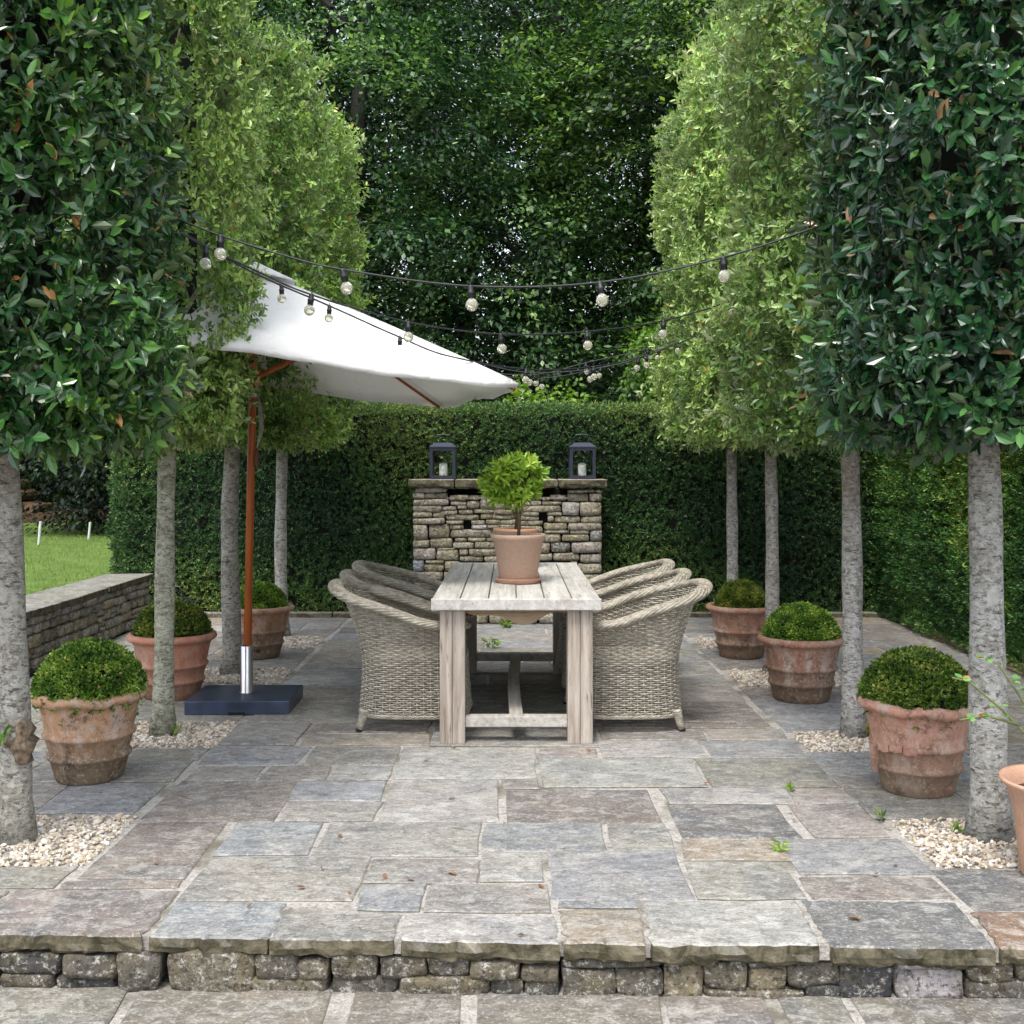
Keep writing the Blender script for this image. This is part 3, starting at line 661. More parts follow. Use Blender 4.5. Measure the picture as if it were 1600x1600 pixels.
def hedge(name_label, x0, x1, y0, y1, z0, z1, faces, dens, size):
    h = thing('yew_hedge', name_label, 'hedge', ((x0+x1)/2, (y0+y1)/2, z0))
    c = Vector(h.location); b = MB(); i = 0.09; b.box(x0+i-c.x, x1-i-c.x, y0+i-c.y, y1-i-c.y, 0.02, z1-i*0.7-z0); put('shade_core', b.mesh('shade_core', M['core']), h)  # solid dark core standing for the shade inside the hedge
    p, d = shell_box(x0, x1, y0, y1, z0, z1, faces, dens)
    p = p - np.array([c.x, c.y, c.z])
    tn = np.clip(0.5 + lump(p, 1.3, 2.0) * 0.9, 0, 1)
    o = put('foliage', scatter(p, d, rng.uniform(0.8, 1.35, len(p)) * size, YEW, 'foliage', M['leaf_yew'], tone=tn), h); o['kind'] = 'stuff'; return h
hb = hedge('long clipped dark green yew hedge closing the back of the terrace', -3.98, 3.75, 11.22, 12.15, 0.03, 2.085, ('y0', 'x0', 'top'), 1500, 1.25)
hr = hedge('tall clipped yew hedge running along the right side of the terrace', 3.66, 4.5, 5.0, 11.9, 0.03, 2.25, ('x0', 'y0', 'top'), 1400, 1.15)
for h_, c_ in ((hb, (1.45, 1.35, 1.25)), (hr, (1.75, 1.85, 1.3))):
    for ch in h_.children: ch.color = (*c_, 1)

# ------------------------------------------------------------------ gravel beds
ico = bmesh.new(); bmesh.ops.create_icosphere(ico, subdivisions=1, radius=1)
IV = np.array([v.co[:] for v in ico.verts]); IF = np.array([[v.index for v in f.verts] for f in ico.faces]); ico.free()
def gravel_mesh(w, d, n, s=0.0105):
    tv = IV * np.array([1, 0.72, 0.5]); p = np.column_stack([rng.uniform(-w/2, w/2, n), rng.uniform(-d/2, d/2, n), rng.uniform(-0.010, 0.012, n) + 0.006 * lump(np.column_stack([rng.uniform(0,9,n)]*3))])
    FR = frames(rng.normal(size=(n, 3)) * 0.45 + np.array([0, 0, 1]), 'z'); sc = s * rng.lognormal(0, 0.33, n)
    tvj = tv[None] * rng.uniform(0.75, 1.25, (n, len(tv), 1))
    v = np.einsum('svj,sjk->svk', tvj, FR) * sc[:, None, None] + p[:, None, :]
    f = IF[None] + (np.arange(n) * len(tv))[:, None, None]
    return np_mesh('gravel', v.reshape(-1, 3), f.reshape(-1, 3), np.repeat(rng.random(n), len(tv)), M['pebble'])
gm = [gravel_mesh(0.76, 0.60, 3700), gravel_mesh(0.76, 0.60, 3700)]
for i, (x0, x1, y0, y1) in enumerate(BEDS):
    o = put('gravel', gm[i % 2], None, ((x0+x1)/2, (y0+y1)/2, -0.006), (0, 0, 0 if i < 4 else math.pi))
    o.scale = ((x1-x0)/0.76, (y1-y0)/0.60, 1)
    tag(o, kind='stuff', label='pale stone chippings in the square bed round the %s tree of the %s row' % (['first', 'second', 'third', 'fourth'][i // 2], ['left', 'right'][i % 2]), cat='gravel')

# ------------------------------------------------------------------ the clipped standard trees
LT = leaf_t(0.50, 0.06, 0.12)
BIG = [shoot_t(LT, 7, 0.085, 0.064, 20 + s, 30, 95, 0.4) for s in range(6)]
SML = [shoot_t(leaf_t(0.50, 0.06, 0.10), 8, 0.060, 0.047, 40 + s, 25, 90, 0.4) for s in range(6)]
def crown_points(rad, z0, z1, n, seed, deep=0.11):
    th = rng.uniform(0, 2*math.pi, n); hz = rng.random(n); kind = rng.random(n)
    Hh = z1 - z0; z = z0 + Hh * hz
    c, s = np.cos(th), np.sin(th); k = 3.2
    sq = (np.abs(c)**k + np.abs(s)**k) ** (-1/k)
    r = rad * sq * 0.97
    e = np.clip((z1 - z) / 0.30, 0, 1); r = r * (1 - (1 - e)**2.5 * 0.42) * (1 + 0.05 * np.sin(z * 2.1 + seed) + 0.03 * np.sin(z * 5.3 + seed * 2))
    e = np.clip((z - z0) / 0.16, 0, 1); r = r * (1 - (1 - e)**2 * 0.14)
    depth = np.abs(rng.normal(size=n)) * deep
    far = rng.random(n); depth = np.where(far < 0.07, -np.abs(rng.normal(size=n)) * 0.045, depth); depth = np.where(far > 0.86, 0.15 + rng.random(n) * 0.22, depth)
    p = np.column_stack([c * r, s * r, z]); d = np.column_stack([c, s, np.full(n, 0.42)])
    bot = kind < 0.13; rr = np.sqrt(rng.random(n)) * rad * 0.95
    p[bot] = np.column_stack([c*rr, s*rr, np.full(n, z0) + rng.uniform(0, 0.10, n)])[bot]; d[bot] = np.column_stack([c*0.8, s*0.8, np.full(n, -0.6)])[bot]
    top = kind > 0.94; p[top] = np.column_stack([c*rr*0.6, s*rr*0.6, np.full(n, z1) - 0.04])[top]; d[top] = (0, 0, 1)
    lm = lump(p, 2.6, seed) * 0.055 + lump(p, 6.5, seed + 3) * 0.055 + lump(p, 15, seed + 5) * 0.055
    nr = d / np.linalg.norm(d, axis=1, keepdims=True)
    p = p + nr * (lm - depth + 0.02)[:, None]
    return p, nr + rng.normal(size=(n, 3)) * 0.5
def crown_mesh(rad, z0, z1, n, temps, mat, seed, sc=1.0, deep=0.11):
    p, d = crown_points(rad, z0, z1, n, seed, deep); keep = lump(p, 4.2, seed + 9) + rng.normal(size=n) * 0.45 > -0.62
    p, d = p[keep], d[keep]; tn = np.clip(0.5 + lump(p, 2.2, seed + 1) * 0.6 + lump(p, 9.0, seed + 4) * 0.5, 0, 1)
    return scatter(p, d, rng.uniform(0.55, 1.4, len(p)) * sc, temps, 'crown', mat, tone=tn)
CB = [crown_mesh(0.68, 0, 3.2, 10400, BIG, M['leaf_shaded'], 1.0)]
CS = [crown_mesh(0.64, 0, 2.9, 10800, SML, M['leaf_lime'], 5.0, deep=0.09), crown_mesh(0.64, 0, 2.9, 10800, SML, M['leaf_lime'], 8.0, deep=0.09)]
big_leaf = np_mesh('leaf', LT[0], LT[1], np.full(6, 0.6), M['leaf_shaded'])
big_leaf2 = np_mesh('leaf', leaf_t(0.52, 0.10, 0.2)[0], LT[1], np.full(6, 0.35), M['leaf_shaded'])
big_leaf3 = np_mesh('leaf', leaf_t(0.42, 0.05, 0.05)[0], LT[1], np.full(6, 0.88), M['leaf_shaded'])
def branches(b, z0, Hc, rad, seed):
    r = random.Random(seed)
    for i in range(11):
        a = i * 2.4 + r.random(); zb = z0 + Hc * (0.02 + 0.075 * i); L = rad * r.uniform(0.65, 0.85)
        p0 = Vector((0, 0, zb)); p1 = Vector((math.cos(a)*L*0.5, math.sin(a)*L*0.5, zb + 0.22)); p2 = Vector((math.cos(a+.2)*L, math.sin(a+.2)*L, zb + 0.55))
        b.tube([p0, (p0+p1)/2 + Vector((0,0,.02)), p1, p2], [0.022, 0.017, 0.013, 0.005], 6)
        b.tube([p1, p1 + Vector((math.cos(a-1)*.2, math.sin(a-1)*.2, .18))], [0.010, 0.004], 5)
def clipped_tree(label, x, y, r0, cm, cz, ctint, bend, lean, seed, rot, Hc=2.9, crad=0.63, btint=(1, 1, 1), big=False, xs_=0.92, csh=0.0):
    cz += 0.05; crad *= xs_
    t_ = thing('clipped_tree', label, 'tree', (x, y, 0), group='clipped standard trees in two rows')
    b = MB(); pts, rad = [], []; rr = random.Random(seed); N = 22
    for i in range(N + 1):
        u = i / N; z = u * (cz + Hc * 0.75)
        w = min(1, z / cz)
        ox = lean * w + bend * math.sin(w * math.pi * 1.2 + seed) * (w if w < 1 else 1); oy = bend * 0.6 * math.sin(w * 4 + seed * 2)
        fl = 1 + 0.34 * math.exp(-z / 0.05)
        pts.append((ox, oy, z - 0.03)); rad.append(r0 * fl * (1 - 0.22 * w) * (1 - 0.72 * max(0, (z - cz) / (Hc * 0.75))) * (1 + 0.05 * math.sin(z * 9 + seed * 3) + rr.uniform(-.02, .02)))
    b.tube(pts, rad, 16)
    bb = MB(); branches(bb, cz, Hc, crad, seed); n = len(b.v); b.v += [(a + pts[14][0], c + pts[14][1], d) for a, c, d in bb.v]; b.f += [tuple(k + n for k in f) for f in bb.f]
    tr = put('trunk', b.mesh('trunk', M['bark'], True), t_, color=btint)
    c = put('crown', cm, t_, (lean + csh, 0, cz), (0, 0, rot), ctint); c['kind'] = 'stuff'; c.scale = (xs_, xs_, 1)
    ic = MB(); ic.lathe([(0.02, 0.12), (crad*0.26, 0.22), (crad*0.30, 0.6), (crad*0.28, Hc*0.7), (crad*0.18, Hc*0.88), (0.01, Hc*0.92)], 14, lambda r, z, an, i: (r*(1+0.12*math.sin(an*3+z*4)), z)); put('shade_core', ic.mesh('shade_core', M['core']), t_, (lean, 0, cz))  # dark core added to deepen the gaps between leaves
    if big:       # the leaves that show largest, one by one, on the side one sees
        r = np.random.default_rng(int(seed)); side = 1 if x < 0 else -1
        for i in range(290):
            a = R(r.uniform(-95, 5)) if x < 0 else R(r.uniform(175, 275)); zz = r.uniform(0.0, 2.0)
            k = (abs(math.cos(a))**3.2 + abs(math.sin(a))**3.2) ** (-1/3.2); rc = crad * 1.03 * k + r.uniform(-0.03, 0.03)
            o = put('leaf', (big_leaf, big_leaf2, big_leaf3)[r.integers(0, 3)], t_, (lean + rc*math.cos(a), rc*math.sin(a), cz + zz), (R(r.normal()*35), R(r.normal()*40), a - math.pi/2 + r.normal()*0.9), ctint)
            s = r.uniform(0.055, 0.085); o.scale = (s, s, s)
    return t_
DK = (1.0, 1.0, 1.0); LG = (1, 1, 1)
t1 = clipped_tree('clipped tree with big glossy leaves coloured as in shade and a knobbly burr low on its trunk', -1.985, 4.50, 0.063, CB[0], 1.60, (1.1, 1.25, 0.85), 0.012, -0.03, 1.0, 0.3, 3.2, 0.68, (0.9, 0.9, 0.86), True, 0.86)
t2 = clipped_tree('clipped tree behind the potted box ball with a moss-green tinge, beside a weed in gravel', -1.95, 6.28, 0.060, CS[0], 1.63, (0.90, 1.10, 0.80), 0.012, 0.03, 2.0, 2.1, btint=(0.92, 0.95, 0.82), xs_=0.80, csh=-0.10)
t3 = clipped_tree('clipped tree with wavy trunk right beside the umbrella pole', -2.02, 8.12, 0.072, CS[1], 1.65, (1.02, 1.25, 0.9), 0.035, -0.01, 3.1, 0.7, btint=(0.85, 0.83, 0.80), xs_=0.90)
t4 = clipped_tree('farthest clipped tree of the left row, slim pale trunk before the back hedge', -2.02, 9.90, 0.060, CS[0], 1.68, (1.1, 1.35, 0.8), 0.02, -0.02, 4.2, 4.0)
t5 = clipped_tree('clipped tree with big bluish leaves coloured as in shade and thick pale trunk at the right', 1.946, 4.55, 0.076, CB[0], 1.62, (0.72, 0.95, 1.05), 0.010, -0.03, 5.0, 2.9, 3.2, 0.68, (0.98, 1.0, 1.02), True, 0.88)
t6 = clipped_tree('clipped tree with orange-leaved seedling at its foot behind the cracked pot', 1.91, 6.24, 0.062, CS[1], 1.63, (0.88, 1.08, 0.98), 0.010, -0.02, 6.0, 5.1, btint=(1.05, 1.05, 1.08))
t7 = clipped_tree('clipped tree with thin straight trunk rising behind the middle pot on the right', 1.90, 8.15, 0.054, CS[0], 1.66, (1.15, 1.33, 1.15), 0.012, 0.0, 7.0, 1.2, btint=(1.0, 0.97, 0.98))
t8 = clipped_tree('farthest clipped tree of the right row, its trunk hidden low by a pot', 1.96, 9.90, 0.056, CS[1], 1.70, (1.25, 1.42, 1.2), 0.008, 0.0, 8.0, 3.3, btint=(1.0, 0.98, 1.0))
# burr on the first trunk
b = MB(); m_ = []
for i in range(9):
    u = i / 8; m_.append((0.048 * math.sin(math.pi * min(1, u * 1.02)) ** 0.6 * (1 + 0.25 * math.sin(u * 17)), 0.20 * u))
b.lathe(m_, 14, lambda r, z, an, i: (r * (1 + 0.22 * math.sin(an * 3 + i) + 0.12 * math.sin(an * 7 + i * 2)), z))
put('burr', b.mesh('burr', plain('dark_burr', (0.15, 0.11, 0.075), 0.95, nscale=35, amt=0.8, bmp=0.02), True), t1, (0.040, -0.030, 0.30))
def weed_leaves(par, n, L, rad, mat, up=0.7, seed=0, droop=0.2):
    r = np.random.default_rng(seed); p = np.column_stack([r.normal(size=n)*rad*0.3, r.normal(size=n)*rad*0.3, np.abs(r.normal(size=n))*rad*0.5])
    d = np.column_stack([r.normal(size=n), r.normal(size=n), np.abs(r.normal(size=n))*up+0.1])
    lv, lf = leaf_t(0.4, 0.06, droop); tm = [(lv, lf, np.zeros(6, int))]
    return scatter(p, d, r.uniform(0.6, 1.2, n) * L, tm, 'leaves', mat, mode='y')
put('sprout', weed_leaves(None, 14, 0.06, 0.06, M['leaf_box'], 1.5, 5), t1, (-0.03, -0.10, 0.40))['kind'] = 'stuff'

# ------------------------------------------------------------------ woodland behind
SPR = [spray_t(56, 0.95, 0.095, 60 + s) for s in range(5)]
def wood_crown(Rx, Ry, Rz, n, seed, low=0.0, tempset=SPR, mat=M['leaf_beech'], sc=1.0, clump=0.0):
    u = rng.normal(size=(n * 3, 3)); u /= np.linalg.norm(u, axis=1, keepdims=True)
    rr = 1 - np.abs(rng.normal(size=(n * 3, 1))) * 0.18; p = u * rr
    lm = lump(u, 5.0, seed) * 0.14 + lump(u, 2.3, seed + 2) * 0.12; p = p * (1 + lm[:, None])
    keep = (lump(p, 7.5, seed + 4) + lump(p, 3.4, seed + 6) * 0.7 + rng.normal(size=n*3) * 0.28 > clump)
    p, u = p[keep][:n], u[keep][:n]
    d = u * np.array([1, 1, 0.12]) + np.array([0, -0.15, -0.10]) + rng.normal(size=(len(p), 3)) * 0.35
    tn = np.clip(0.36 + lump(p, 3.6, seed + 1) * 0.8 + lump(p, 9.0, seed + 8) * 0.5, 0, 1)  # patchy leaf tone stands in for lit and shaded clumps
    return scatter(p * np.array([Rx, Ry, Rz]), d, rng.uniform(0.7, 1.3, len(p)) * sc, tempset, 'crown', mat, mode='y', up=True, tone=tn)
WC = [wood_crown(2.9, 2.5, 6.2, 1750, 1.0, clump=0.08), wood_crown(2.9, 2.5, 6.2, 1750, 4.0, clump=0.10), wood_crown(2.9, 2.5, 6.2, 1350, 7.0, clump=0.02, sc=1.1)]
WOOD = [ # x, y, z of crown centre, mesh, rotation, scale, tint (dark ones carry the wood's shade), label
 (-13.5, 25.0, 6.2, 0, 0.0, 1.15, (0.10, 0.13, 0.10), 'shade-tinted tree beyond the lawn at the far left edge of the wood'),
 (-9.5, 27.0, 6.4, 1, 1.0, 1.15, (0.08, 0.10, 0.08), 'deeply shade-tinted tree behind the log pile beyond the lawn'),
 (-5.9, 19.5, 5.6, 0, 2.2, 1.0, (0.30, 0.38, 0.34), 'shade-tinted woodland tree behind the left row of clipped trees'),
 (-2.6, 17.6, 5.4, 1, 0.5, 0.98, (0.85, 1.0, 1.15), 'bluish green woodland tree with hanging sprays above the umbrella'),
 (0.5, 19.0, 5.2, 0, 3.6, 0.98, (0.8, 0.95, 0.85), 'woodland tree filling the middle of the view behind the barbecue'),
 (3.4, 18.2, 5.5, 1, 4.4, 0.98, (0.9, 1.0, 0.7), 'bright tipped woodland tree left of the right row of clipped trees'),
 (6.9, 19.5, 5.8, 0, 5.3, 1.0, (0.75, 0.9, 0.7), 'woodland tree hidden mostly behind the shade-coloured right clipped crown'),
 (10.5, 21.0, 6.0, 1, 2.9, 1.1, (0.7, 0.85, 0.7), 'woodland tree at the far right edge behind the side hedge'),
 (-4.2, 25.5, 7.6, 2, 1.7, 1.15, (0.22, 0.30, 0.25), 'tall shade-tinted tree in the second rank above the left clipped crowns'),
 (-0.9, 26.5, 7.4, 2, 2.5, 1.2, (0.20, 0.28, 0.22), 'tall shade-tinted tree in the second rank, sky glinting through it'),
 (3.0, 26.0, 7.6, 2, 0.9, 1.15, (0.20, 0.28, 0.2), 'tall shade-tinted forked tree in the second rank with many sky gaps'),
 (6.8, 27.0, 7.6, 2, 3.9, 1.2, (0.2, 0.28, 0.2), 'tall shade-tinted tree in the second rank above the right clipped crowns')]
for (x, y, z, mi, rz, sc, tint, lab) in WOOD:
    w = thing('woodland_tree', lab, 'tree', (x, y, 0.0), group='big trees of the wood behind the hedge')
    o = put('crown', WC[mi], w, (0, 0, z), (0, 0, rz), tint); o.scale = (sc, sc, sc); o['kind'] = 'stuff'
    b = MB(); r = random.Random(x); k = 0.24 if y > 22 else 0.17
    b.tube([(0,0,0),(0.1*r.uniform(-1,1),0,2),(0.3*r.uniform(-1,1),0.1,5),(0.3,0.2,9),(0.5*r.uniform(-1,1),0,12)], [k*1.3,k,k*0.85,k*0.6,k*0.25], 12)
    for i in range(9):
        a = r.uniform(0, 6.3); zb = 1.8 + i * 0.95; L = r.uniform(1.2, 2.3)
        b.tube([(0,0,zb),(math.cos(a)*L*0.5, math.sin(a)*L*0.5, zb+0.7),(math.cos(a)*L, math.sin(a)*L, zb+1.0+r.uniform(-.3,.6))],[0.07,0.045,0.015],6)
    put('trunk', b.mesh('trunk', M['darkbark'], True), w)
# far-off wood low down behind everything, its shade put into a near-black tint
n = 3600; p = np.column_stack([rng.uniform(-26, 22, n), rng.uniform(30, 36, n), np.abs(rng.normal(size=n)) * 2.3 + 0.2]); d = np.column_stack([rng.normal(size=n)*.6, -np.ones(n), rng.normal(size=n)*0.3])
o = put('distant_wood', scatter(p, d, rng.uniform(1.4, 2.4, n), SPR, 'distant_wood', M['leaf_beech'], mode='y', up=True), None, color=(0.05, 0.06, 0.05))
tag(o, 'shade-tinted distant undergrowth of the wood seen low beyond the lawn and trees', 'woodland', kind='stuff')
# bright shrub just behind the back hedge
BRT = [spray_t(26, 0.42, 0.075, 90 + s) for s in range(3)]
def bush(label, x, y, z, rx, ry, rz, n, tint, trunk_h):
    w = thing('leafy_bush', label, 'bush', (x, y, 0)); o = put('foliage', wood_crown(rx, ry, rz, n, x, tempset=BRT, mat=M['leaf_bright'], clump=-0.5), w, (0, 0, z), (0,0,0), tint); o['kind'] = 'stuff'
    b = MB(); b.tube([(0,0,0),(0.05,0,trunk_h),(0,0.1,z)], [0.05,0.04,0.02], 7); put('stem', b.mesh('stem', M['darkbark']), w)
bush('bright yellow-green bush showing just above the back hedge right of the umbrella tip', 0.55, 13.6, 2.0, 0.50, 0.45, 0.42, 120, (0.75, 0.8, 0.6), 1.2)
bush('fresh green bush above the hedge beside the right clipped trees', 2.05, 14.2, 2.9, 0.42, 0.5, 0.45, 110, (0.5, 0.62, 0.5), 1.6)
bush('small green bush above the hedge left under the umbrella edge', -1.6, 13.6, 1.9, 0.9, 0.5, 0.5, 170, (0.35, 0.5, 0.4), 1.2)

# lawn things
n = 26000; gx = rng.uniform(-9.5, -3.95, n); gy = 9 + 13.4 * rng.random(n) ** 1.3; gz = np.array([lawn_z(a, c) for a, c in zip(gx, gy)])
p = np.column_stack([gx, gy, gz]); d = np.column_stack([rng.normal(size=n)*.35, rng.normal(size=n)*.35, np.ones(n)])
lv = np.array([[-0.06,0,0],[0.06,0,0],[0.03,0.6,0.03],[0,1,0.15]]); o = put('grass', scatter(p, d, rng.uniform(0.03, 0.06, n), [(lv, np.array([[0,1,2,3]]), np.zeros(4, int))], 'grass', M['blade'], mode='y'))
tag(o, 'short mown green grass of the lawn beyond the low wall', 'grass', kind='stuff')
for (px, y0, y1, d, lab) in ((60, 810, 846, 15.8, 'thin pale stake in the lawn, the left and nearer of two'), (138, 806, 833, 17.0, 'thin pale stake in the lawn, the one nearer the hedge end')):
    a = P(px, y1, d); hgt = (y1-y0)*d/F; b = MB(); b.tube([(0,0,-0.05),(0.03,0,hgt)], 0.019, 8); o = put('stake', b.mesh('stake', M['plasticwhite']), None, (a.x, d, lawn_z(a.x, d)))
    tag(o, lab, 'stake', 'stakes in the lawn')
lp = thing('log_pile', 'heap of cut logs on the leaf litter at the edge of the lawn', 'log pile', (-10.15, 22.6, 0.52))
for i, (x, z) in enumerate([(-0.8,0.12),(-0.5,0.12),(-0.2,0.12),(0.1,0.12),(0.42,0.12),(-0.65,0.36),(-0.35,0.36),(-0.05,0.36),(-0.5,0.6),(-0.2,0.58)]):
    b = MB(); b.tube([(x,0,z),(x+0.03,1.2,z)], random.uniform(0.09,0.13), 10); put('log', b.mesh('log', M['log']), lp)
b = MB(); b.tube([(-8.2,22.6,0.62),(-7.4,22.8,0.72),(-6.3,22.9,0.95)], [0.05,0.04,0.02], 7); b.tube([(-7.6,22.75,0.7),(-6.9,22.5,0.66)], [0.03,0.01], 6)
tag(put('fallen_branch', b.mesh('fallen_branch', M['log'])), 'bare fallen branch lying on brown leaf litter beyond the lawn', 'branch')

# ------------------------------------------------------------------ table
tab = thing('dining_table', 'long weathered timber table with plank top and thick square legs', 'table', (0.03, 7.12, 0))
TX0, TX1, TY0, TY1 = -0.455, 0.455, -1.13, 1.13
def board(name, x0, x1, y0, y1, z0, z1, mat, col=(1,1,1), bw=0.005, rot=(0,0,0)):
    b = MB(); cx, cy, cz = (x0+x1)/2, (y0+y1)/2, (z0+z1)/2; b.box(x0-cx, x1-cx, y0-cy, y1-cy, z0-cz, z1-cz)
    m = bevel(b.mesh(name, mat), bw, 2); return put(name, m, tab, (cx, cy, cz), rot, col)
xs = [TX0, -0.303, -0.150, 0.0, 0.152, 0.300, TX1]
for i in range(6):
    f = random.uniform(0.9, 1.08)
    board('plank', xs[i]+0.003, xs[i+1]-0.003, TY0+0.040, TY1-0.04, 0.733, 0.788+random.uniform(-.002,.001), M['table'], (f, f, f*0.99))
for yy in (TY0, TY1-0.037): board('end_board', TX0-0.002, TX1+0.002, yy, yy+0.037, 0.727, 0.7885, M['table'], (1.06,1.06,1.07))
for (x, y) in ((-0.345, -1.02), (0.345, -1.02), (-0.345, 1.02), (0.345, 1.02)):
    x0, x1 = (x-0.068, x-0.002)
    board('leg', x-0.068, x-0.0005, y-0.065, y+0.065, 0.0, 0.727, M['post'], bw=0.006); board('leg', x+0.0005, x+0.068, y-0.063, y+0.063, 0.0, 0.727, M['post'], bw=0.006)
for y in (-1.02, 1.02): board('stretcher', -0.277, 0.277, y-0.035, y+0.035, 0.085, 0.143, M['table'], (0.9,0.88,0.85))
b = MB(); N = 14
pr = [(-0.036 + 0.012*math.sin(i/N*math.pi), -0.985 + 1.97*i/N) for i in range(N+1)]
V, Fc = [], []
for i in range(N+1):
    cx = -0.012*math.sin(i/N*math.pi*1.2) ; y = pr[i][1]
    for (dx, z) in ((-0.036,0.10),(0.036,0.10),(0.036,0.150),(-0.036,0.150)): V.append((cx+dx, y, z))
for i in range(N):
    for k in range(4): k2=(k+1)%4; Fc.append((i*4+k, i*4+k2, (i+1)*4+k2, (i+1)*4+k))
Fc += [(3,2,1,0), (N*4,N*4+1,N*4+2,N*4+3)]
put('stretcher', pydata('stretcher', V, Fc, False, M['table']), tab, color=(0.85,0.83,0.78))
for y in (-1.045, 1.0):                                  # waney-edged brace under the top
    V, Fc = [], []
    for i in range(17):
        x = -0.277 + 0.554*i/16; dz = 0.060*math.exp(-((x-0.02)/0.13)**2) + 0.012*math.sin(x*23)
        for yy in (y, y+0.035): V += [(x, yy, 0.727), (x, yy, 0.703 - dz)]
    for i in range(16):
        a = i*4; c = a+4; Fc += [(a, a+1, c+1, c), (a+2, c+2, c+3, a+3), (a+1, a+3, c+3, c+1), (a, c, c+2, a+2)]
    put('brace', pydata('brace', V, Fc, False, m_wood('brown_brace_timber', (0.34,0.26,0.17), (0.20,0.13,0.075), 0) if y < 0 else tab.children[-1].data.materials[0]), tab)
for x in (-0.31, 0.31): board('apron', x-0.015, x+0.015, -0.95, 0.95, 0.66, 0.7265, M['table'], (0.7,0.66,0.6))

# ------------------------------------------------------------------ wicker chairs
CW, CD, SEAT = 0.30, 0.30, 0.40
def rim_h(ph):                       # ph: 0 at the front, pi at the back
    a = abs((ph + math.pi) % (2*math.pi) - math.pi)     # 0 front .. pi back
    u = max(0.0, min(1.0, (a - R(50)) / R(130))); s = u*u*(3-2*u)
    return 0.60 + 0.205 * s
def per(ph, z):
    k = 3.4; c, s = math.cos(ph), math.sin(ph); q = (abs(c)**k + abs(s)**k) ** (-1/k)
    fl = 0.028 * max(0, (0.32 - z) / 0.32)**1.4; up = max(0.0, (z - 0.36) / 0.44)
    back = max(0.0, -c); fx = fl + 0.145 * up**1.5 * back; fy = fl + 0.055 * up**1.3
    return (q * c * (CD + fx), q * s * (CW + fy))
ARM = R(38)
def build_chair():
    V, Fc = [], []; NS = 52; row = 0; z = 0.095
    def strand(pts, rx, rz, closed):
        n0 = len(V); n = len(pts)
        for (x, y, zz, nx, ny) in pts:
            V.extend([(x+nx*rx, y+ny*rx, zz), (x, y, zz+rz), (x-nx*rx, y-ny*rx, zz), (x, y, zz-rz)])
        for i in range(n if closed else n-1):
            j = (i+1) % n
            for k in range(4): k2 = (k+1) % 4; Fc.append((n0+i*4+k, n0+j*4+k, n0+j*4+k2, n0+i*4+k2))
    while z < 0.80:
        run = []; SUB = 4
        full = z < SEAT - 0.01
        for i in range(NS*SUB + (0 if full else 1)):
            ph = 2*math.pi*i/(NS*SUB)
            if not full and (abs((ph+math.pi) % (2*math.pi) - math.pi) < ARM or rim_h(ph) - 0.012 < z):
                if len(run) > 3: strand(run, 0.0030, 0.0043, False)
                run = []; continue
            x, y = per(ph, z); x2, y2 = per(ph+0.01, z); tx, ty = x2-x, y2-y; L = math.hypot(tx, ty); nx, ny = ty/L, -tx/L
            am = 0.0062 * math.cos(math.pi * i / SUB) * (1 if row % 2 else -1)
            run.append((x+nx*am, y+ny*am, z + 0.001*math.sin(i*1.7+row), nx, ny))
        if len(run) > 3: strand(run, 0.0030, 0.0043, full)
        z += 0.0122; row += 1
    weave = pydata('weave', V, Fc, False, M['wicker'])
    b = MB()
    for i in range(0, NS):
        ph = 2*math.pi*(i+0.0)/NS; front = abs((ph+math.pi) % (2*math.pi) - math.pi) < ARM; zt = SEAT if front else rim_h(ph)
        zs = [0.09 + (zt-0.09)*k/6 for k in range(7)]
        if i % 1 == 0: b.tube([(*per(ph, q), q) for q in zs], 0.0036, 4, False)
    stakes = b.mesh('stakes', M['wicker'])
    # rolled rim: strands wound both ways about the top line
    b = MB(); N = 96; path = []
    for i in range(N+1):
        ph = ARM*0.9 + (2*math.pi - 1.8*ARM)*i/N; zc = rim_h(ph); x, y = per(ph, zc); x2, y2 = per(ph+0.01, zc); tx, ty = x2-x, y2-y; L = math.hypot(tx,ty)
        path.append((Vector((x, y, zc)), Vector((ty/L, -tx/L, 0)), Vector((0,0,1))))
    Lp = sum((path[i+1][0]-path[i][0]).length for i in range(N))
    for sgn, rr, nst in ((1, 1.0, 10), (-1, 0.90, 7)):
        for s in range(nst):
            pts = []
            for i, (c, nn, up) in enumerate(path):
                an = 2*math.pi*s/nst + sgn*2*math.pi*(i/N)*Lp/0.42
                pts.append(c + nn*0.024 + (nn*math.cos(an)*0.039 + up*math.sin(an)*0.020)*rr)
            b.tube(pts, 0.0088 if sgn > 0 else 0.0075, 5, True)
    rim = b.mesh('rim', M['wicker'], True)
    b = MB(); b.tube([c + nn*0.024 for c, nn, up in path], 0.017, 8); n = len(b.v)
    core = b.mesh('rim_core', M['twig'])
    # plaited band along the bottom edge
    b = MB()
    for s in range(5):
        pts = []
        for i in range(97):
            ph = 2*math.pi*i/96; an = 2*math.pi*s/5 + i*0.9; x, y = per(ph, 0.09); pts.append(Vector((x*(1+0.02*math.cos(an)), y*(1+0.02*math.cos(an)), 0.088+0.009*math.sin(an))))
        b.tube(pts, 0.0045, 5, False)
    band = b.mesh('base_band', M['wicker'], True)
    b = MB(); V2 = [(*[q*0.97 for q in per(2*math.pi*i/48, SEAT)], SEAT-0.01) for i in range(48)]; V3 = [(x, y, SEAT-0.03) for x, y, z in V2]
    seat = pydata('seat', V2+V3, [tuple(range(48)), tuple(reversed(range(48, 96)))] + [(i, i+48, (i+1)%48+48, (i+1)%48) for i in range(48)], False, M['wicker'])
    legs = []
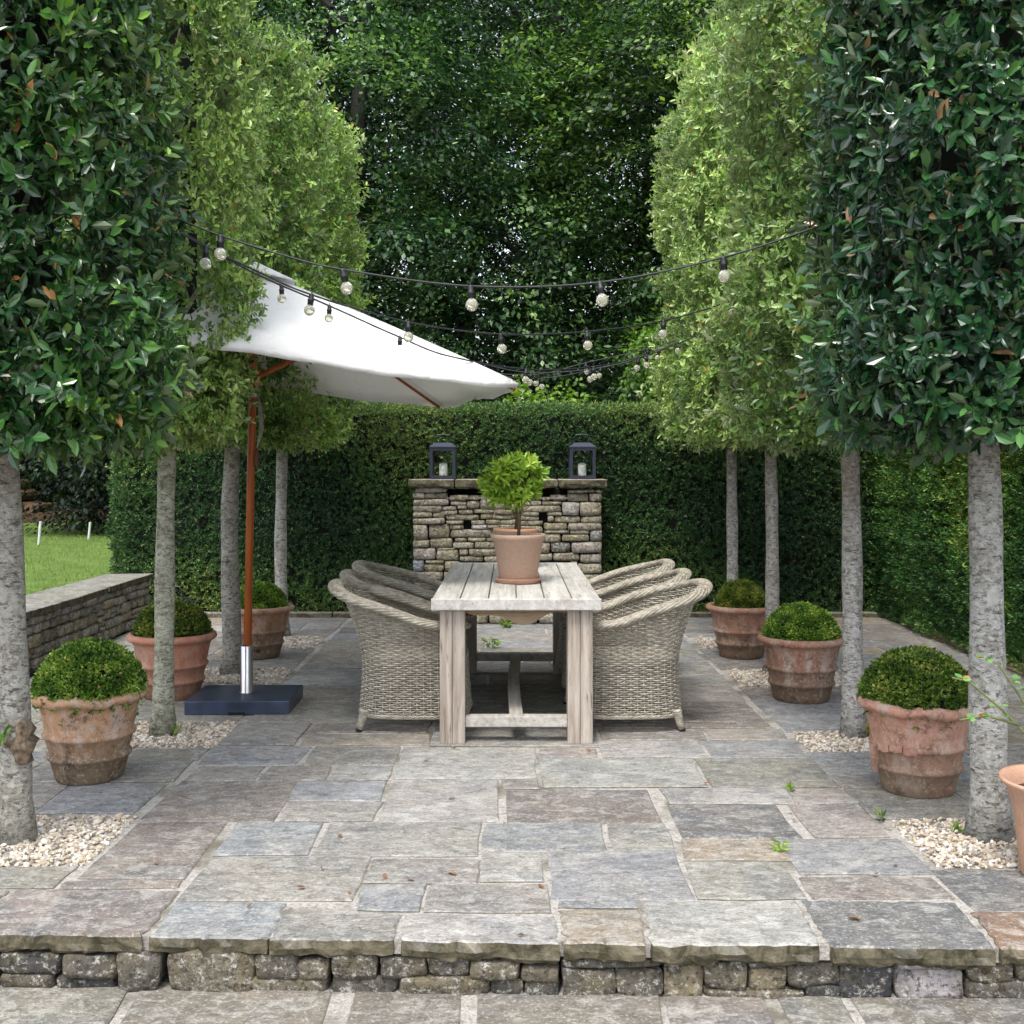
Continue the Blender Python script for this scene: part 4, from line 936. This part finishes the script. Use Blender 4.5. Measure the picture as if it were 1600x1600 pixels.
    for sx in (-1, 1):
        for sy in (-1, 1):
            b = MB(); x, y = sx*(CD-0.035), sy*(CW-0.035)
            b.tube([(x, y, 0.12), (x+sx*0.028, y+sy*0.012, 0.012)], [0.026, 0.019], 10)
            for k in range(8):
                u = k/8; b.lathe([(0.0275-0.006*u+0.0,-0.005),(0.030-0.006*u,0.0),(0.0275-0.006*u,0.005)], 10, None, (x+sx*0.025*u, y+sy*0.011*u, 0.112-0.088*u))
            b2 = MB(); b2.tube([(x+sx*0.029, y+sy*0.012, 0.014), (x+sx*0.031, y+sy*0.013, 0.0)], 0.019, 10)
            legs.append((b.mesh('leg', M['wicker'], True), b2.mesh('foot_cap', M['black'])))
    return weave, stakes, rim, core, band, seat, legs
CM = build_chair()
def chair(x, y, rz, label):
    c = thing('wicker_armchair', label, 'armchair', (x, y, 0), (0, 0, rz), 'wicker armchairs round the table')
    for nm, m in zip(('weave', 'stakes', 'rim', 'rim_core', 'base_band', 'seat'), CM[:6]): put(nm, m, c)
    for a, f in CM[6]: put('foot_cap', f, put('leg', a, c))
chair(-0.555, 6.60, R(-1.5), 'woven rattan armchair on the left of the table, nearest the viewer')
chair(-0.585, 7.24, R(2.5), 'woven rattan armchair on the left of the table, middle of its three')
chair(-0.600, 7.90, R(-2), 'woven rattan armchair on the left of the table, closest to the barbecue')
chair(0.665, 6.60, math.pi + R(2), 'woven rattan armchair on the right of the table, nearest the viewer')
chair(0.660, 7.32, math.pi - R(3), 'woven rattan armchair on the right of the table, middle of its three')
chair(0.655, 8.02, math.pi + R(1.5), 'woven rattan armchair on the right of the table, closest to the barbecue')

# ------------------------------------------------------------------ pots
def big_pot(rr, rb, h, wob=0.0, seed=0, chips=False):
    rt = rr - 0.030; r = lambda u: rb + (rt - rb) * u ** 0.92
    p = [(0.001, 0.0), (rb-0.008, 0.0), (rb, 0.008)]
    def band(u, out=0.014, hh=0.022): return [(r(u)-0.001, h*u-hh*0.7), (r(u)+out*0.8, h*u-hh*0.4), (r(u)+out, h*u), (r(u)+out*0.7, h*u+hh*0.45), (r(u)+0.0, h*u+hh*0.7)]
    p += [(r(0.12), h*0.12)] + band(0.28) + [(r(0.40), h*0.40)] + band(0.52) + [(r(0.66), h*0.66), (r(0.80), h*0.80), (r(0.86)+0.004, h*0.86), (r(0.88)+0.010, h*0.875)]
    p += [(rr-0.012, h*0.895), (rr-0.002, h*0.92), (rr, h*0.945), (rr-0.005, h*0.975), (rr-0.016, h*0.995), (rr-0.030, h), (rr-0.045, h*0.985), (rr-0.052, h*0.93), (rr-0.056, h*0.85)]
    N = len(p)
    def w(r_, z, an, i):
        q = noise.noise((math.cos(an)*2.2 + seed, math.sin(an)*2.2, z*5)); q2 = noise.noise((math.cos(an)*7 + seed, math.sin(an)*7, z*20))
        f = 1 + q*0.010*(1+wob) + q2*0.004*(1+2*wob); dz = 0
        if z > h*0.87: dz = wob*(q*0.020 + q2*0.012)
        return r_*f, z + dz
    b = MB(); b.lathe(p, 72, w); return b.mesh('pot', M['terra'], True)
def dome_mesh(rd, ht, n, seed):
    u = rng.normal(size=(n, 3)); u[:, 2] = np.abs(u[:, 2]) - 0.12; u /= np.linalg.norm(u, axis=1, keepdims=True)
    rr = 1 - np.abs(rng.normal(size=(n, 1)))*0.06 + (lump(u, 4, seed)*0.02 + lump(u, 11, seed+2)*0.018)[:, None]
    p = u*rr*np.array([rd, rd, ht]); d = u + rng.normal(size=(n, 3))*0.55 + np.array([0,0,0.25]); tn = np.clip(0.5+lump(u, 5, seed)*0.6, 0, 1)
    return scatter(p, d, rng.uniform(0.7, 1.3, n), [shoot_t(diamond_t(0.66, 0.12), 6, 0.014, 0.0150, 70+s, 15, 75) for s in range(4)], 'foliage', M['leaf_box'], tone=tn)
DM = [dome_mesh(1.0*0.235, 0.235, 4300, 1.0), dome_mesh(0.235, 0.235, 4300, 4.0)]
def potted_ball(label, x, y, rr, rb, h, col, al, wob, dm, dsc, tint, rz, seed):
    t_ = thing('potted_box_ball', label, 'potted plant', (x, y, 0), (0, 0, rz), 'box balls in terracotta pots')
    o = put('pot', big_pot(rr, rb, h, wob, seed), t_); o.color = (*col, al)
    b = MB(); b.lathe([(0.001, h*0.93), (rr-0.05, h*0.92)], 32); put('soil', b.mesh('soil', M['soil']), t_)
    o = put('foliage', DM[dm], t_, (0, 0, h-0.012), (R(2.5*math.sin(seed*2.1)), R(3*math.cos(seed*1.7)), rz), tint); o.scale = dsc; o['kind'] = 'stuff'
    b = MB(); b.lathe([(0.001, 0.225*dsc[2]), (0.12*dsc[0], 0.18*dsc[2]), (0.19*dsc[0], 0.10*dsc[2]), (0.215*dsc[0], 0.0)], 24, None, (0,0,h-0.012)); put('shade_core', b.mesh('shade_core', M['core']), t_)  # near-black dome in place of the shade inside the ball
    return t_
pa = potted_ball('box ball in a mossy buff pot with crumbling rim beside the burred trunk', -2.03, 5.40, 0.268, 0.155, 0.425, (0.47, 0.26, 0.14), 1.0, 0.9, 0, (1.05,1.05,1.0), (1.3,1.3,1.15), 0.3, 1)
pb = potted_ball('dark box ball in a smooth red pot half hidden by the second left trunk', -2.20, 7.28, 0.284, 0.17, 0.420, (0.44, 0.17, 0.10), 0.5, 0.1, 1, (0.98,0.98,0.95), (0.9,0.8,0.7), 1.3, 2)
pc = potted_ball('box ball in a terracotta pot behind the umbrella pole', -1.99, 8.82, 0.282, 0.165, 0.405, (0.42, 0.21, 0.12), 0.9, 0.1, 0, (0.92,0.92,0.80), (1.4,1.4,1.15), 2.0, 3)
pd_ = potted_ball('box ball in a cracked and patched terracotta pot with a broken band', 1.885, 5.19, 0.272, 0.16, 0.430, (0.44, 0.22, 0.155), 0.8, 0.7, 1, (1.04,1.04,0.98), (1.0,0.95,0.85), 4.2, 4)
pe = potted_ball('bright box ball in a lichen-speckled red pot, middle of the right row', 1.87, 7.21, 0.278, 0.175, 0.410, (0.33, 0.145, 0.095), 0.95, 0.1, 1, (0.98,0.98,0.90), (1.45,1.45,1.15), 5.0, 5)
pf = potted_ball('browning box ball in a terracotta pot farthest along the right row', 1.815, 8.82, 0.276, 0.165, 0.410, (0.40, 0.18, 0.115), 0.85, 0.1, 0, (0.84,0.84,0.84), (1.45,1.15,0.95), 0.9, 6)
# broken shards of the band on the cracked pot
for i, (an, z, hh) in enumerate([(3.72, 0.225, 0.035), (3.98, 0.232, 0.035), (4.24, 0.226, 0.034), (3.55, 0.17, 0.12)]):
    an -= 4.2; V = []
    for k in range(5):
        aa = an - 0.12 + 0.24*k/4*(1 if i < 3 else 0.35)
        for (r_, zz) in ((0.226, z-hh/2), (0.246, z-hh/2+0.004), (0.246+0.004*i, z+hh/2), (0.226, z+hh/2)): V.append((r_*math.cos(aa), r_*math.sin(aa), zz + 0.004*math.sin(k*2+i)))
    Fc = [(k*4+j, k*4+(j+1)%4, (k+1)*4+(j+1)%4, (k+1)*4+j) for k in range(4) for j in range(4)] + [(0,3,2,1), (16,17,18,19)]
    o = put('shard', pydata('shard', V, Fc, False, M['terra']), pd_); o.color = (0.42, 0.20, 0.14, 0.5)

# plain flowerpots
def flower_pot(rt, rb, h, lip=0.032):
    p = [(0.001, 0.0), (rb-0.004, 0.0), (rb, 0.004), (rt-0.016, h-lip), (rt-0.006, h-lip+0.002), (rt-0.002, h-lip*0.5), (rt, h-0.006), (rt-0.004, h), (rt-0.014, h-0.001), (rt-0.018, h-0.02), (rt-0.024, h-0.06)]
    b = MB(); b.lathe(p, 64); return b.mesh('pot', M['terra'], True)
PITT = [shoot_t(leaf_t(0.40, 0.06, 0.10), 8, 0.035, 0.058, 120+s, 20, 95, 0.4) for s in range(5)]
def topiary(label, x, y, z, rt, rb, h, sr, n, sc, stem_h, col, tint, sau=True):
    t_ = thing('potted_shrub', label, 'potted plant', (x, y, z), (0,0,0), 'potted shrubs standing on the table')
    zb = 0.0
    if sau:
        b = MB(); b.lathe([(0.001,0.0),(rb+0.012,0.0),(rb+0.03,0.026),(rb+0.032,0.030),(rb+0.024,0.030),(rb+0.012,0.010),(0.001,0.009)], 48); o = put('saucer', b.mesh('saucer', M['terra'], True), t_); o.color = (0.50,0.29,0.21,0.0); zb = 0.012
    o = put('pot', flower_pot(rt, rb, h), t_, (0,0,zb)); o.color = (*col, 0.0)
    b = MB(); b.lathe([(0.001, h-0.04), (rt-0.02, h-0.045)], 24); put('soil', b.mesh('soil', M['soil']), t_, (0,0,zb))
    b = MB(); b.tube([(0,0,h-0.05),(0.008,0,h+stem_h*0.5),(0.0,0,h+stem_h),(0.02,0.01,h+stem_h+0.15)], [0.011,0.010,0.010,0.006], 8)
    r = random.Random(n)
    for k in range(12):
        a = k*2.4; b.tube([(0,0,h+stem_h+0.02*k*0.3),(math.cos(a)*sr*0.4, math.sin(a)*sr*0.4, h+stem_h+0.08+r.random()*0.05),(math.cos(a)*sr*0.75, math.sin(a)*sr*0.75, h+stem_h+0.10+r.random()*0.2)],[0.006,0.004,0.002],5)
    put('stem', b.mesh('stem', M['twig'], True), t_)
    u = rng.normal(size=(n, 3)); u /= np.linalg.norm(u, axis=1, keepdims=True); K = 15
    kc = rng.normal(size=(K, 3)); kc = kc/np.linalg.norm(kc, axis=1, keepdims=True)*rng.uniform(0.45, 0.88, (K, 1)); kc[:, 2] = kc[:, 2]*0.75 + 0.02
    w = rng.integers(0, K, n); kr = rng.uniform(0.22, 0.36, K); p = (kc[w] + u*kr[w][:, None]*rng.uniform(0.5, 1.0, (n, 1)))*sr*1.02; u = u*0.6 + kc[w]
    o = put('foliage', scatter(p, u + rng.normal(size=(n,3))*0.4 + np.array([0,0,0.35]), rng.uniform(0.75,1.2,n)*sc, PITT, 'foliage', M['leaf_bright'], tone=np.clip(0.5+lump(u,4,2)*.5,0,1)), t_, (0.0,0,h+stem_h+sr*0.72), color=tint); o['kind'] = 'stuff'
    return t_
topiary('bushy green shrub in the large terracotta pot with saucer near the front of the table', 0.045, 6.84, 0.788, 0.170, 0.112, 0.285, 0.175, 230, 0.95, 0.20, (0.50, 0.345, 0.27), (1.6, 1.45, 1.3))
topiary('second terracotta pot with shrub, behind the large one on the table', 0.035, 7.85, 0.788, 0.158, 0.105, 0.275, 0.150, 260, 1.0, 0.20, (0.60, 0.33, 0.21), (1.4, 1.35, 1.2), False)

# pot and rose at the right edge
rp = thing('potted_rose', 'young rose with arching green stems in a flared terracotta pot at the right edge', 'potted plant', (2.015, 4.10, 0.0))
p = [(0.001,0.0),(0.135,0.0),(0.138,0.006),(0.150,0.12),(0.162,0.24),(0.185,0.315),(0.205,0.335),(0.213,0.345),(0.208,0.355),(0.196,0.350),(0.180,0.33),(0.165,0.29)]
b = MB(); b.lathe(p, 64); o = put('pot', b.mesh('pot', M['terra'], True), rp); o.color = (0.56,0.32,0.21,0.15)
b = MB(); b.lathe([(0.001,0.30),(0.17,0.295)],24); put('soil', b.mesh('soil', M['soil']), rp)
STE = [[(0,0,0.3),(-0.10,-0.03,0.48),(-0.24,-0.05,0.62),(-0.36,-0.05,0.72),(-0.42,-0.05,0.735)],[(0,0,0.3),(-0.06,0,0.5),(-0.16,-0.02,0.66),(-0.24,-0.02,0.78),(-0.29,-0.03,0.80)],[(0,0,0.3),(-0.03,0.02,0.52),(-0.05,0.03,0.70),(-0.12,0.0,0.83)],
       [(0,0,0.3),(0.04,0,0.5),(0.10,0,0.75)],[(-0.17,-0.04,0.56),(-0.30,-0.06,0.60),(-0.40,-0.07,0.585)],[(0,0,0.3),(-0.02,-0.06,0.46),(0.0,-0.10,0.66)]]
rl = [np_mesh('leaf', leaf_t(0.72, 0.05, 0.08)[0], LT[1], np.full(6, q), M['leaf_rose']) for q in (0.2, 0.5, 0.75)]; ror = np_mesh('leaf', leaf_t(0.7, 0.05, 0.1)[0], LT[1], np.full(6, 1.0), M['leaf_rose'])
for k, s in enumerate(STE):
    b = MB(); b.tube(s, [0.006 - 0.0009*i for i in range(len(s))], 6); put('stem', b.mesh('stem', M['stem'], True), rp)
    for i in range(1, len(s)):
        for q in range(3):
            u = random.random(); a = Vector(s[i-1]).lerp(Vector(s[i]), u); an = random.uniform(0, 6.3)
            for j in range(2):
                o = put('leaf', random.choice(rl) if random.random() > 0.05 else ror, rp, tuple(a + Vector((math.cos(an)*0.012, math.sin(an)*0.012, 0.004))), (R(random.uniform(-10, 40)), R(random.gauss(0, 25)), an + j*0.8 - math.pi/2), (1,1,1)); sz = random.uniform(0.024, 0.040); o.scale = (sz,)*3

# ------------------------------------------------------------------ lanterns
def lantern(x, y, z, s, label, candle=True):
    t_ = thing('lantern', label, 'lantern', (x, y, z), (0,0,0), 'dark metal lanterns'); w = 0.123*s; h = 0.30*s; p_ = 0.014*s
    b = MB(); b.box(-w,w,-w,w,0,0.018*s); put('base', b.mesh('base', M['navy']), t_)
    b = MB()
    for sx in (-1,1):
        for sy in (-1,1):
            cx, cy = sx*(w-p_), sy*(w-p_); b.box(cx-p_,cx+p_,cy-p_,cy+p_,0.0185*s,h)
    for sy in (-1,1):
        b.box(-w+2*p_+.001,w-2*p_-.001,sy*(w-p_)-p_,sy*(w-p_)+p_,h-0.028*s,h-0.0005); b.box(sy*(w-p_)-p_,sy*(w-p_)+p_,-w+2*p_+.001,w-2*p_-.001,h-0.028*s,h-0.0005)
        b.box(-w+2*p_+.001,w-2*p_-.001,sy*(w-p_)-p_,sy*(w-p_)+p_,0.0185*s,0.034*s)
    put('frame', b.mesh('frame', M['navy']), t_)
    for sy in (-1,1):
        b = MB(); b.box(-w+2*p_,w-2*p_,sy*(w-p_)-0.0015,sy*(w-p_)+0.0015,0.035*s,h-0.029*s); put('pane', b.mesh('pane', M['pane']), t_)
        b = MB(); b.box(sy*(w-p_)-0.0015,sy*(w-p_)+0.0015,-w+2*p_,w-2*p_,0.035*s,h-0.029*s); put('pane', b.mesh('pane', M['pane']), t_)
    V = []
    for (q, zz) in ((w+0.006*s, h), (w+0.006*s, h+0.010*s), (w*0.62, h+0.048*s), (w*0.30, h+0.052*s)): V += [(-q,-q,zz),(q,-q,zz),(q,q,zz),(-q,q,zz)]
    Fc = [(3,2,1,0),(12,13,14,15)] + [(i*4+k, i*4+(k+1)%4, (i+1)*4+(k+1)%4, (i+1)*4+k) for i in range(3) for k in range(4)]
    put('roof', pydata('roof', V, Fc, False, M['navy']), t_)
    b = MB(); pts = [(-0.070*s,0,h+0.045*s),(-0.072*s,0,h+0.10*s),(-0.060*s,0,h+0.125*s),(0,0,h+0.132*s),(0.060*s,0,h+0.125*s),(0.072*s,0,h+0.10*s),(0.070*s,0,h+0.045*s)]
    b.tube(pts, 0.0045*s, 6); put('handle', b.mesh('handle', M['navy']), t_)
    if candle:
        b = MB(); r0 = 0.040; b.lathe([(0.001,0.02),(r0,0.02),(r0,0.140),(r0*0.8,0.147),(0.005,0.150)], 24, lambda r,z,an,i: (r, z + (0.008*math.sin(an) if i >= 2 else 0))); b.tube([(0,0,0.146),(0,0,0.162)],0.0015,4)
        put('candle', b.mesh('candle', M['candle'], False), t_)
    return t_
lantern((692.5-798)*10.85/F, 10.86, 1.375, 1.0, 'dark lantern with a white candle on the left end of the barbecue top')
lantern((909.5-798)*10.85/F, 10.86, 1.375, 1.0, 'dark lantern with a white candle on the right end of the barbecue top')
lantern(-2.80, 9.25, 0.0, 1.18, 'navy lantern on the paving, only its roof showing behind the left pots', False)

# ------------------------------------------------------------------ parasol
AP = Vector((-1.60, 7.0, 2.692)); CB4 = [Vector((0.04,6.36,1.94)), Vector((-0.52,8.38,1.94)), Vector((-3.36,7.61,2.27)), Vector((-2.81,5.58,2.27))]
um = thing('parasol', 'large oblong white canvas parasol on a varnished wooden pole', 'parasol', (-1.65, 7.0, 0)); O = Vector((-1.65, 7.0, 0))
b = MB(); b.box(-0.32, 0.31, -0.255, 0.255, 0.0, 0.082); m = b.mesh('base', M['slate']); bevel(m, 0.006, 2); put('base', m, um, (0,0.0,0.001), (0,0,R(1.0)))
b = MB(); b.box(-0.05,0.05,-0.262,-0.20,0.0,0.016); put('base_notch', b.mesh('base_notch', M['black']), um)
b = MB(); b.lathe([(0.001,0.084),(0.045,0.084),(0.045,0.090),(0.0395,0.092),(0.0395,0.375),(0.036,0.378),(0.030,0.378)], 32); put('sleeve', b.mesh('sleeve', M['steel'], True), um)
b = MB(); b.tube([(0.038,-0.005,0.345),(0.062,-0.005,0.345)],0.004,8); b.tube([(0.060,-0.005,0.345),(0.070,-0.005,0.345),(0.084,-0.005,0.345)],[0.010,0.014,0.012],8); put('knob', b.mesh('knob', M['black'], True), um)
b = MB(); top = AP - O; b.tube([(0,0,0.10), tuple(Vector((0,0,0.10)).lerp(top*0.995, 0.5)), tuple(top*0.995)], 0.0245, 20); put('pole', b.mesh('pole', M['teak'], True), um)
def polept(z): u = (z-0.10)/(top.z*0.995-0.10); return Vector((0,0,0.10)).lerp(top*0.995, u)
corners = [c - O for c in CB4]; mids = [(corners[i]+corners[(i+1)%4])/2 + Vector((0,0,0.0)) for i in range(4)]; apx = top
rim8 = []; 
for i in range(4): rim8 += [corners[i], mids[i]]
up = (apx - sum(corners, Vector())/4).normalized()
# canopy: eight gores, each sagging a little between its ribs, doubled into a thin cloth
V, Fc = [], []; NR, NA = 12, 8
for g in range(8):
    a, c = rim8[g], rim8[(g+1)%8]
    for i in range(NR+1):
        for j in range(NA+1):
            s = i/NR; w = j/NA; p = apx.lerp(a.lerp(c, w), s); sag = -0.045*math.sin(math.pi*w)*s*math.sin(math.pi*min(1, s*0.75+0.1))
            lift = 0.024*math.sin(math.pi*w)*max(0, s-0.75)/0.25 * -0.3 + 0.05*s*(1-s)
            V.append(p + up*(sag+lift))
    n0 = g*(NR+1)*(NA+1)
    for i in range(NR):
        for j in range(NA): q = n0+i*(NA+1)+j; Fc.append((q, q+NA+1, q+NA+2, q+1))
n1 = len(V)
for g in range(8):                                    # short hem hanging from the edge
    for j in range(NA+1):
        e = V[g*(NR+1)*(NA+1)+NR*(NA+1)+j]; V.append(e + Vector((0,0,0.0))); V.append(e - up*(0.030+0.006*math.sin(j*1.9+g)) - (e-apx).normalized()*0.004)
    n0 = n1+g*(NA+1)*2
    for j in range(NA): q = n0+j*2; Fc.append((q, q+1, q+3, q+2))
cm_ = pydata('canopy', V, Fc, True, M['canvas'])
bm = bmesh.new(); bm.from_mesh(cm_); bmesh.ops.remove_doubles(bm, verts=bm.verts, dist=0.0005); bm.to_mesh(cm_); bm.free()
can = put('canopy', cm_, um, tuple(up*0.03)); sm = can.modifiers.new('cloth', 'SOLIDIFY'); sm.thickness = 0.003
V = []; Fc = []                                        # vent cap at the peak
for i in range(4):
    for s in (0.0, 0.5, 1.0):
        V.append(apx.lerp(corners[i], s*0.17) + up*(0.085 - 0.012*s))
    for s in (0.0, 0.5, 1.0):
        V.append(apx.lerp(mids[i], s*0.17) + up*(0.085 + 0.022*s*s - 0.008*s))
for k in range(8):
    a = k*3; c = ((k+1)%8)*3; Fc += [(a, a+1, c+1), (a+1, a+2, c+2, c+1)]
vc = put('vent_cap', pydata('vent_cap', V, Fc, True, M['canvas']), um); s2 = vc.modifiers.new('cloth', 'SOLIDIFY'); s2.thickness = 0.003
for c in corners:
    b = MB(); b.tube([apx.lerp(c, 0.04+0.94*k/10) + up*(0.033 + 0.05*(k/10)*(1-k/10)) for k in range(11)], 0.0035, 5); put('seam', b.mesh('seam', M['canvas'], True), um)
hub = polept(2.06)
for i, e in enumerate(rim8):
    if i in (1, 5): continue          # no rib in the middle of the short sides
    rd = (e-apx); st = apx + rd*0.02 - up*0.012; b = MB(); b.tube([st, apx + rd*0.99 - up*0.012], 0.0105, 6); rb_ = put('rib', b.mesh('rib', M['teak']), um)
    tgt = apx + rd*(0.42 if i % 2 == 0 else 0.56) - up*0.016; h0 = hub + (Vector((rd.x, rd.y, 0)).normalized()*0.045); b = MB(); b.tube([h0, tgt], 0.013, 6); put('strut', b.mesh('strut', M['teak']), rb_)
b = MB(); b.tube([hub-Vector((0,0,0.06)), hub+Vector((0,0,0.04))], 0.050, 12); put('hub', b.mesh('hub', M['teak'], False), um)
b = MB(); b.tube([polept(2.62), polept(2.72)], 0.045, 12); put('hub', b.mesh('hub', M['teak'], False), um)
b = MB(); b.tube([polept(1.94)-Vector((0.03,0,0)), polept(1.94)+Vector((0.045,0,0))], 0.006, 8); b.tube([polept(1.93), polept(1.96)], 0.030, 12); put('locking_pin', b.mesh('locking_pin', M['steel']), um)
b = MB()
for k in range(5):
    x0 = 0.045+0.005*k; b.tube([polept(1.98)+Vector((0.03,-0.01,0)), polept(1.86)+Vector((x0,-0.02,0)), polept(1.72)+Vector((x0+0.008,-0.015+0.005*k,0)), polept(1.60)+Vector((0.035,-0.02,0))], 0.0026, 5)
put('pull_cord', b.mesh('pull_cord', M['rope'], True), um)
b = MB(); b.tube([polept(1.61)+Vector((0.036,-0.02,0)), polept(1.57)+Vector((0.038,-0.02,0)), polept(1.50)+Vector((0.040,-0.02,0))], [0.006,0.013,0.015], 8); put('toggle', b.mesh('toggle', plain('dark_red_wood', (0.10,0.03,0.015), 0.5), True), um)

# ------------------------------------------------------------------ festoon lights
def catmull(pts, n=8):
    out = []; q = [pts[0]*2-pts[1]] + pts + [pts[-1]*2-pts[-2]]
    for i in range(1, len(q)-2):
        for k in range(n):
            t_ = k/n; a, b_, c, d = q[i-1], q[i], q[i+1], q[i+2]
            out.append(0.5*((2*b_) + (c-a)*t_ + (2*a-5*b_+4*c-d)*t_*t_ + (3*b_-a-3*c+d)*t_**3))
    out.append(pts[-1]); return out
b = MB(); b.lathe([(0.001,0.004),(0.010,0.004),(0.0125,-0.004),(0.0125,-0.020),(0.0155,-0.024),(0.0155,-0.032),(0.0135,-0.034),(0.0140,-0.050),(0.001,-0.050)], 16); b.tube([(0,0,0.004),(0,0,0.016)],0.003,6); SOCK = b.mesh('lamp_holder', M['cable'], True)
b = MB(); pr = [(0.0118,-0.046),(0.0125,-0.053)] + [(0.0255*math.sin(a), -0.076+0.0255*math.cos(a)) for a in np.linspace(0.55, math.pi-0.01, 12)]; b.lathe(pr, 20); BULB = b.mesh('bulb', M['bulb'], True)
b = MB(); b.tube([(-0.004,0,-0.05),(-0.006,0,-0.072),(0.006,0,-0.072),(0.004,0,-0.05)],0.0015,4); FIL = b.mesh('filament', plain('brass_wire', (0.5,0.38,0.15), 0.4, 0.6, bmp=0))
def festoon(label, d, pts, bulbs, d2=None, bs=1.0):
    d2 = d2 or d; x0, x1 = pts[0][0], pts[-1][0]; dep = lambda x: d + (d2-d)*(x-x0)/(x1-x0); O_ = Vector((0, d, 0))
    f = thing('festoon_lights', label, 'string lights', (0, d, 0), group='festoon light strings over the terrace')
    W = catmull([P(x, y, dep(x)) - O_ for x, y in pts], 10)
    b = MB(); b.tube(W, 0.0042, 6)
    b.tube([w + Vector((0, 0.004, 0.003*math.sin(i))) for i, w in enumerate(W)], 0.0026, 5)
    put('cable', b.mesh('cable', M['cable'], True), f)
    for (bx, has) in bulbs:
        X = P(bx, 700, dep(bx)).x; k = max(i for i, q in enumerate(W[:-1]) if q.x <= X); a, c = W[k], W[k+1]; q = a.lerp(c, (X-a.x)/max(1e-6, c.x-a.x))
        s = put('lamp_holder', SOCK, f, q, (R(random.gauss(0,5)), R(random.gauss(0,5)), random.uniform(0,3))); s.scale = (bs, bs, bs)
        if has: put('bulb', BULB, s)
festoon('nearest festoon string, widest bulbs, hung between the two front clipped crowns', 4.5, [(30,252),(160,298),(255,334),(345,368),(440,398),(535,421),(735,447),(937,441),(1130,402),(1290,350),(1420,306)], [(160,1),(345,1),(535,1),(735,1),(937,1),(1130,1)])
festoon('second festoon string, dipping just below the nearest one', 4.75, [(130,270),(255,348),(320,385),(400,423),(485,460),(637,503),(782,522),(917,518),(1037,501),(1150,467),(1290,410)], [(322,1),(487,1),(638,1),(782,1),(917,1),(1037,1),(1146,1)], 6.6)
festoon('third festoon string with one empty holder above the parasol slope', 4.8, [(215,330),(300,372),(400,428),(515,478),(625,527),(700,556),(822,577),(926,573),(1011,555),(1100,520),(1190,485)], [(440,1),(515,1),(625,0),(822,1),(927,1),(1011,1)], 7.9, 0.85)
festoon('fourth festoon string, its right end running high into the right crowns', 8.6, [(420,470),(530,508),(650,540),(760,570),(830,582),(922,577),(998,560),(1060,534),(1150,498),(1230,470)], [(830,1),(922,1),(998,1),(1061,1)])
festoon('fifth festoon string in the tangle above the back hedge', 9.3, [(480,500),(600,540),(740,578),(838,585),(915,567),(1012,545),(1090,521),(1160,505)], [(838,1),(915,1),(1012,1),(1090,1)])
festoon('farthest festoon string, smallest bulbs, close above the back hedge', 10.0, [(500,520),(640,560),(760,584),(847,591),(940,574),(1030,546),(1110,524),(1160,512)], [(847,1),(939,1),(1030,1)])

# ------------------------------------------------------------------ weeds and fallen leaves
def weed(label, x, y, n, L, mat, up=0.5, seed=0, cat='weed'):
    t_ = thing('weed', label, cat, (x, y, 0.0)); o = put('leaves', weed_leaves(None, n, L*0.75, L*0.6, mat, up, seed), t_); o['kind'] = 'stuff'; return t_
g = lambda px, py: ((px-798)/(py-728)*H, F*H/(py-728))
weed('flat green weed growing in a joint of the foreground paving on the right', *g(1219,1330), 16, 0.055, M['leaf_bright'], 0.25, 1)
weed('small green weed tuft in a paving joint behind the larger flat weed', *g(1235,1236), 18, 0.040, M['leaf_bright'], 0.4, 2)
weed('leafy green weed in gravel at the foot of the second left tree', *g(272,1148), 20, 0.075, M['leaf_bright'], 1.0, 3)
weed('seedling with orange and red leaves at the foot of the second right tree', *g(1352,1150), 44, 0.080, M['leaf_autumn'], 0.9, 4, 'seedling')
weed('thin dark weed at the corner of the front right gravel bed', *g(1378,1282), 10, 0.055, M['leaf_box'], 1.3, 5)
weed('pale yellow-green weed in the front right gravel bed', *g(1493,1300), 12, 0.045, M['leaf_bright'], 0.9, 6)
weed('green tuft on the paving in front of the barbecue, seen under the table', *g(790,980), 16, 0.10, M['leaf_bright'], 0.6, 7)
weed('green tuft on the paving seen between the table legs', *g(770,1012), 16, 0.09, M['leaf_bright'], 0.3, 8)
dl = [pydata('fallen_leaf', [tuple(q) for q in leaf_t(0.55, f_, -0.15)[0]*np.array([1,1,1])], LT[1].tolist(), True, M['dead']) for f_ in (0.12, 0.25)]
for i, (px, py) in enumerate([(478,1388),(505,1358),(548,1398),(602,1376),(648,1378),(700,1366),(90,1342),(160,1240),(1365,1366),(1402,1356),(848,1390),(712,1170),(1315,1095),(430,1165),(355,1178),(1150,1500),(1212,1557),(1420,1565),(660,1190),(535,1310),(700,1250),(925,1175),(1110,1225),(385,1420),(1450,1220),(820,1462),(240,1350),(1345,1440)]):
    zz = 0.004; x, y = g(px, py)
    if py > 1490: zz = -0.166; y = F*(H+0.17)/(py-728); x = (px-798)*y/F
    if 3.46 < y < 3.56: continue
    o = put('fallen_leaf', dl[i % 2], None, (x, y, zz), (R(random.uniform(-10,10)), R(random.uniform(-15,15)), random.uniform(0, 6.3))); s = random.uniform(0.022, 0.042); o.scale = (s, s, s)
    tag(o, 'small dry brown leaf lying on the grey paving', 'fallen leaf', 'fallen leaves scattered on the paving')
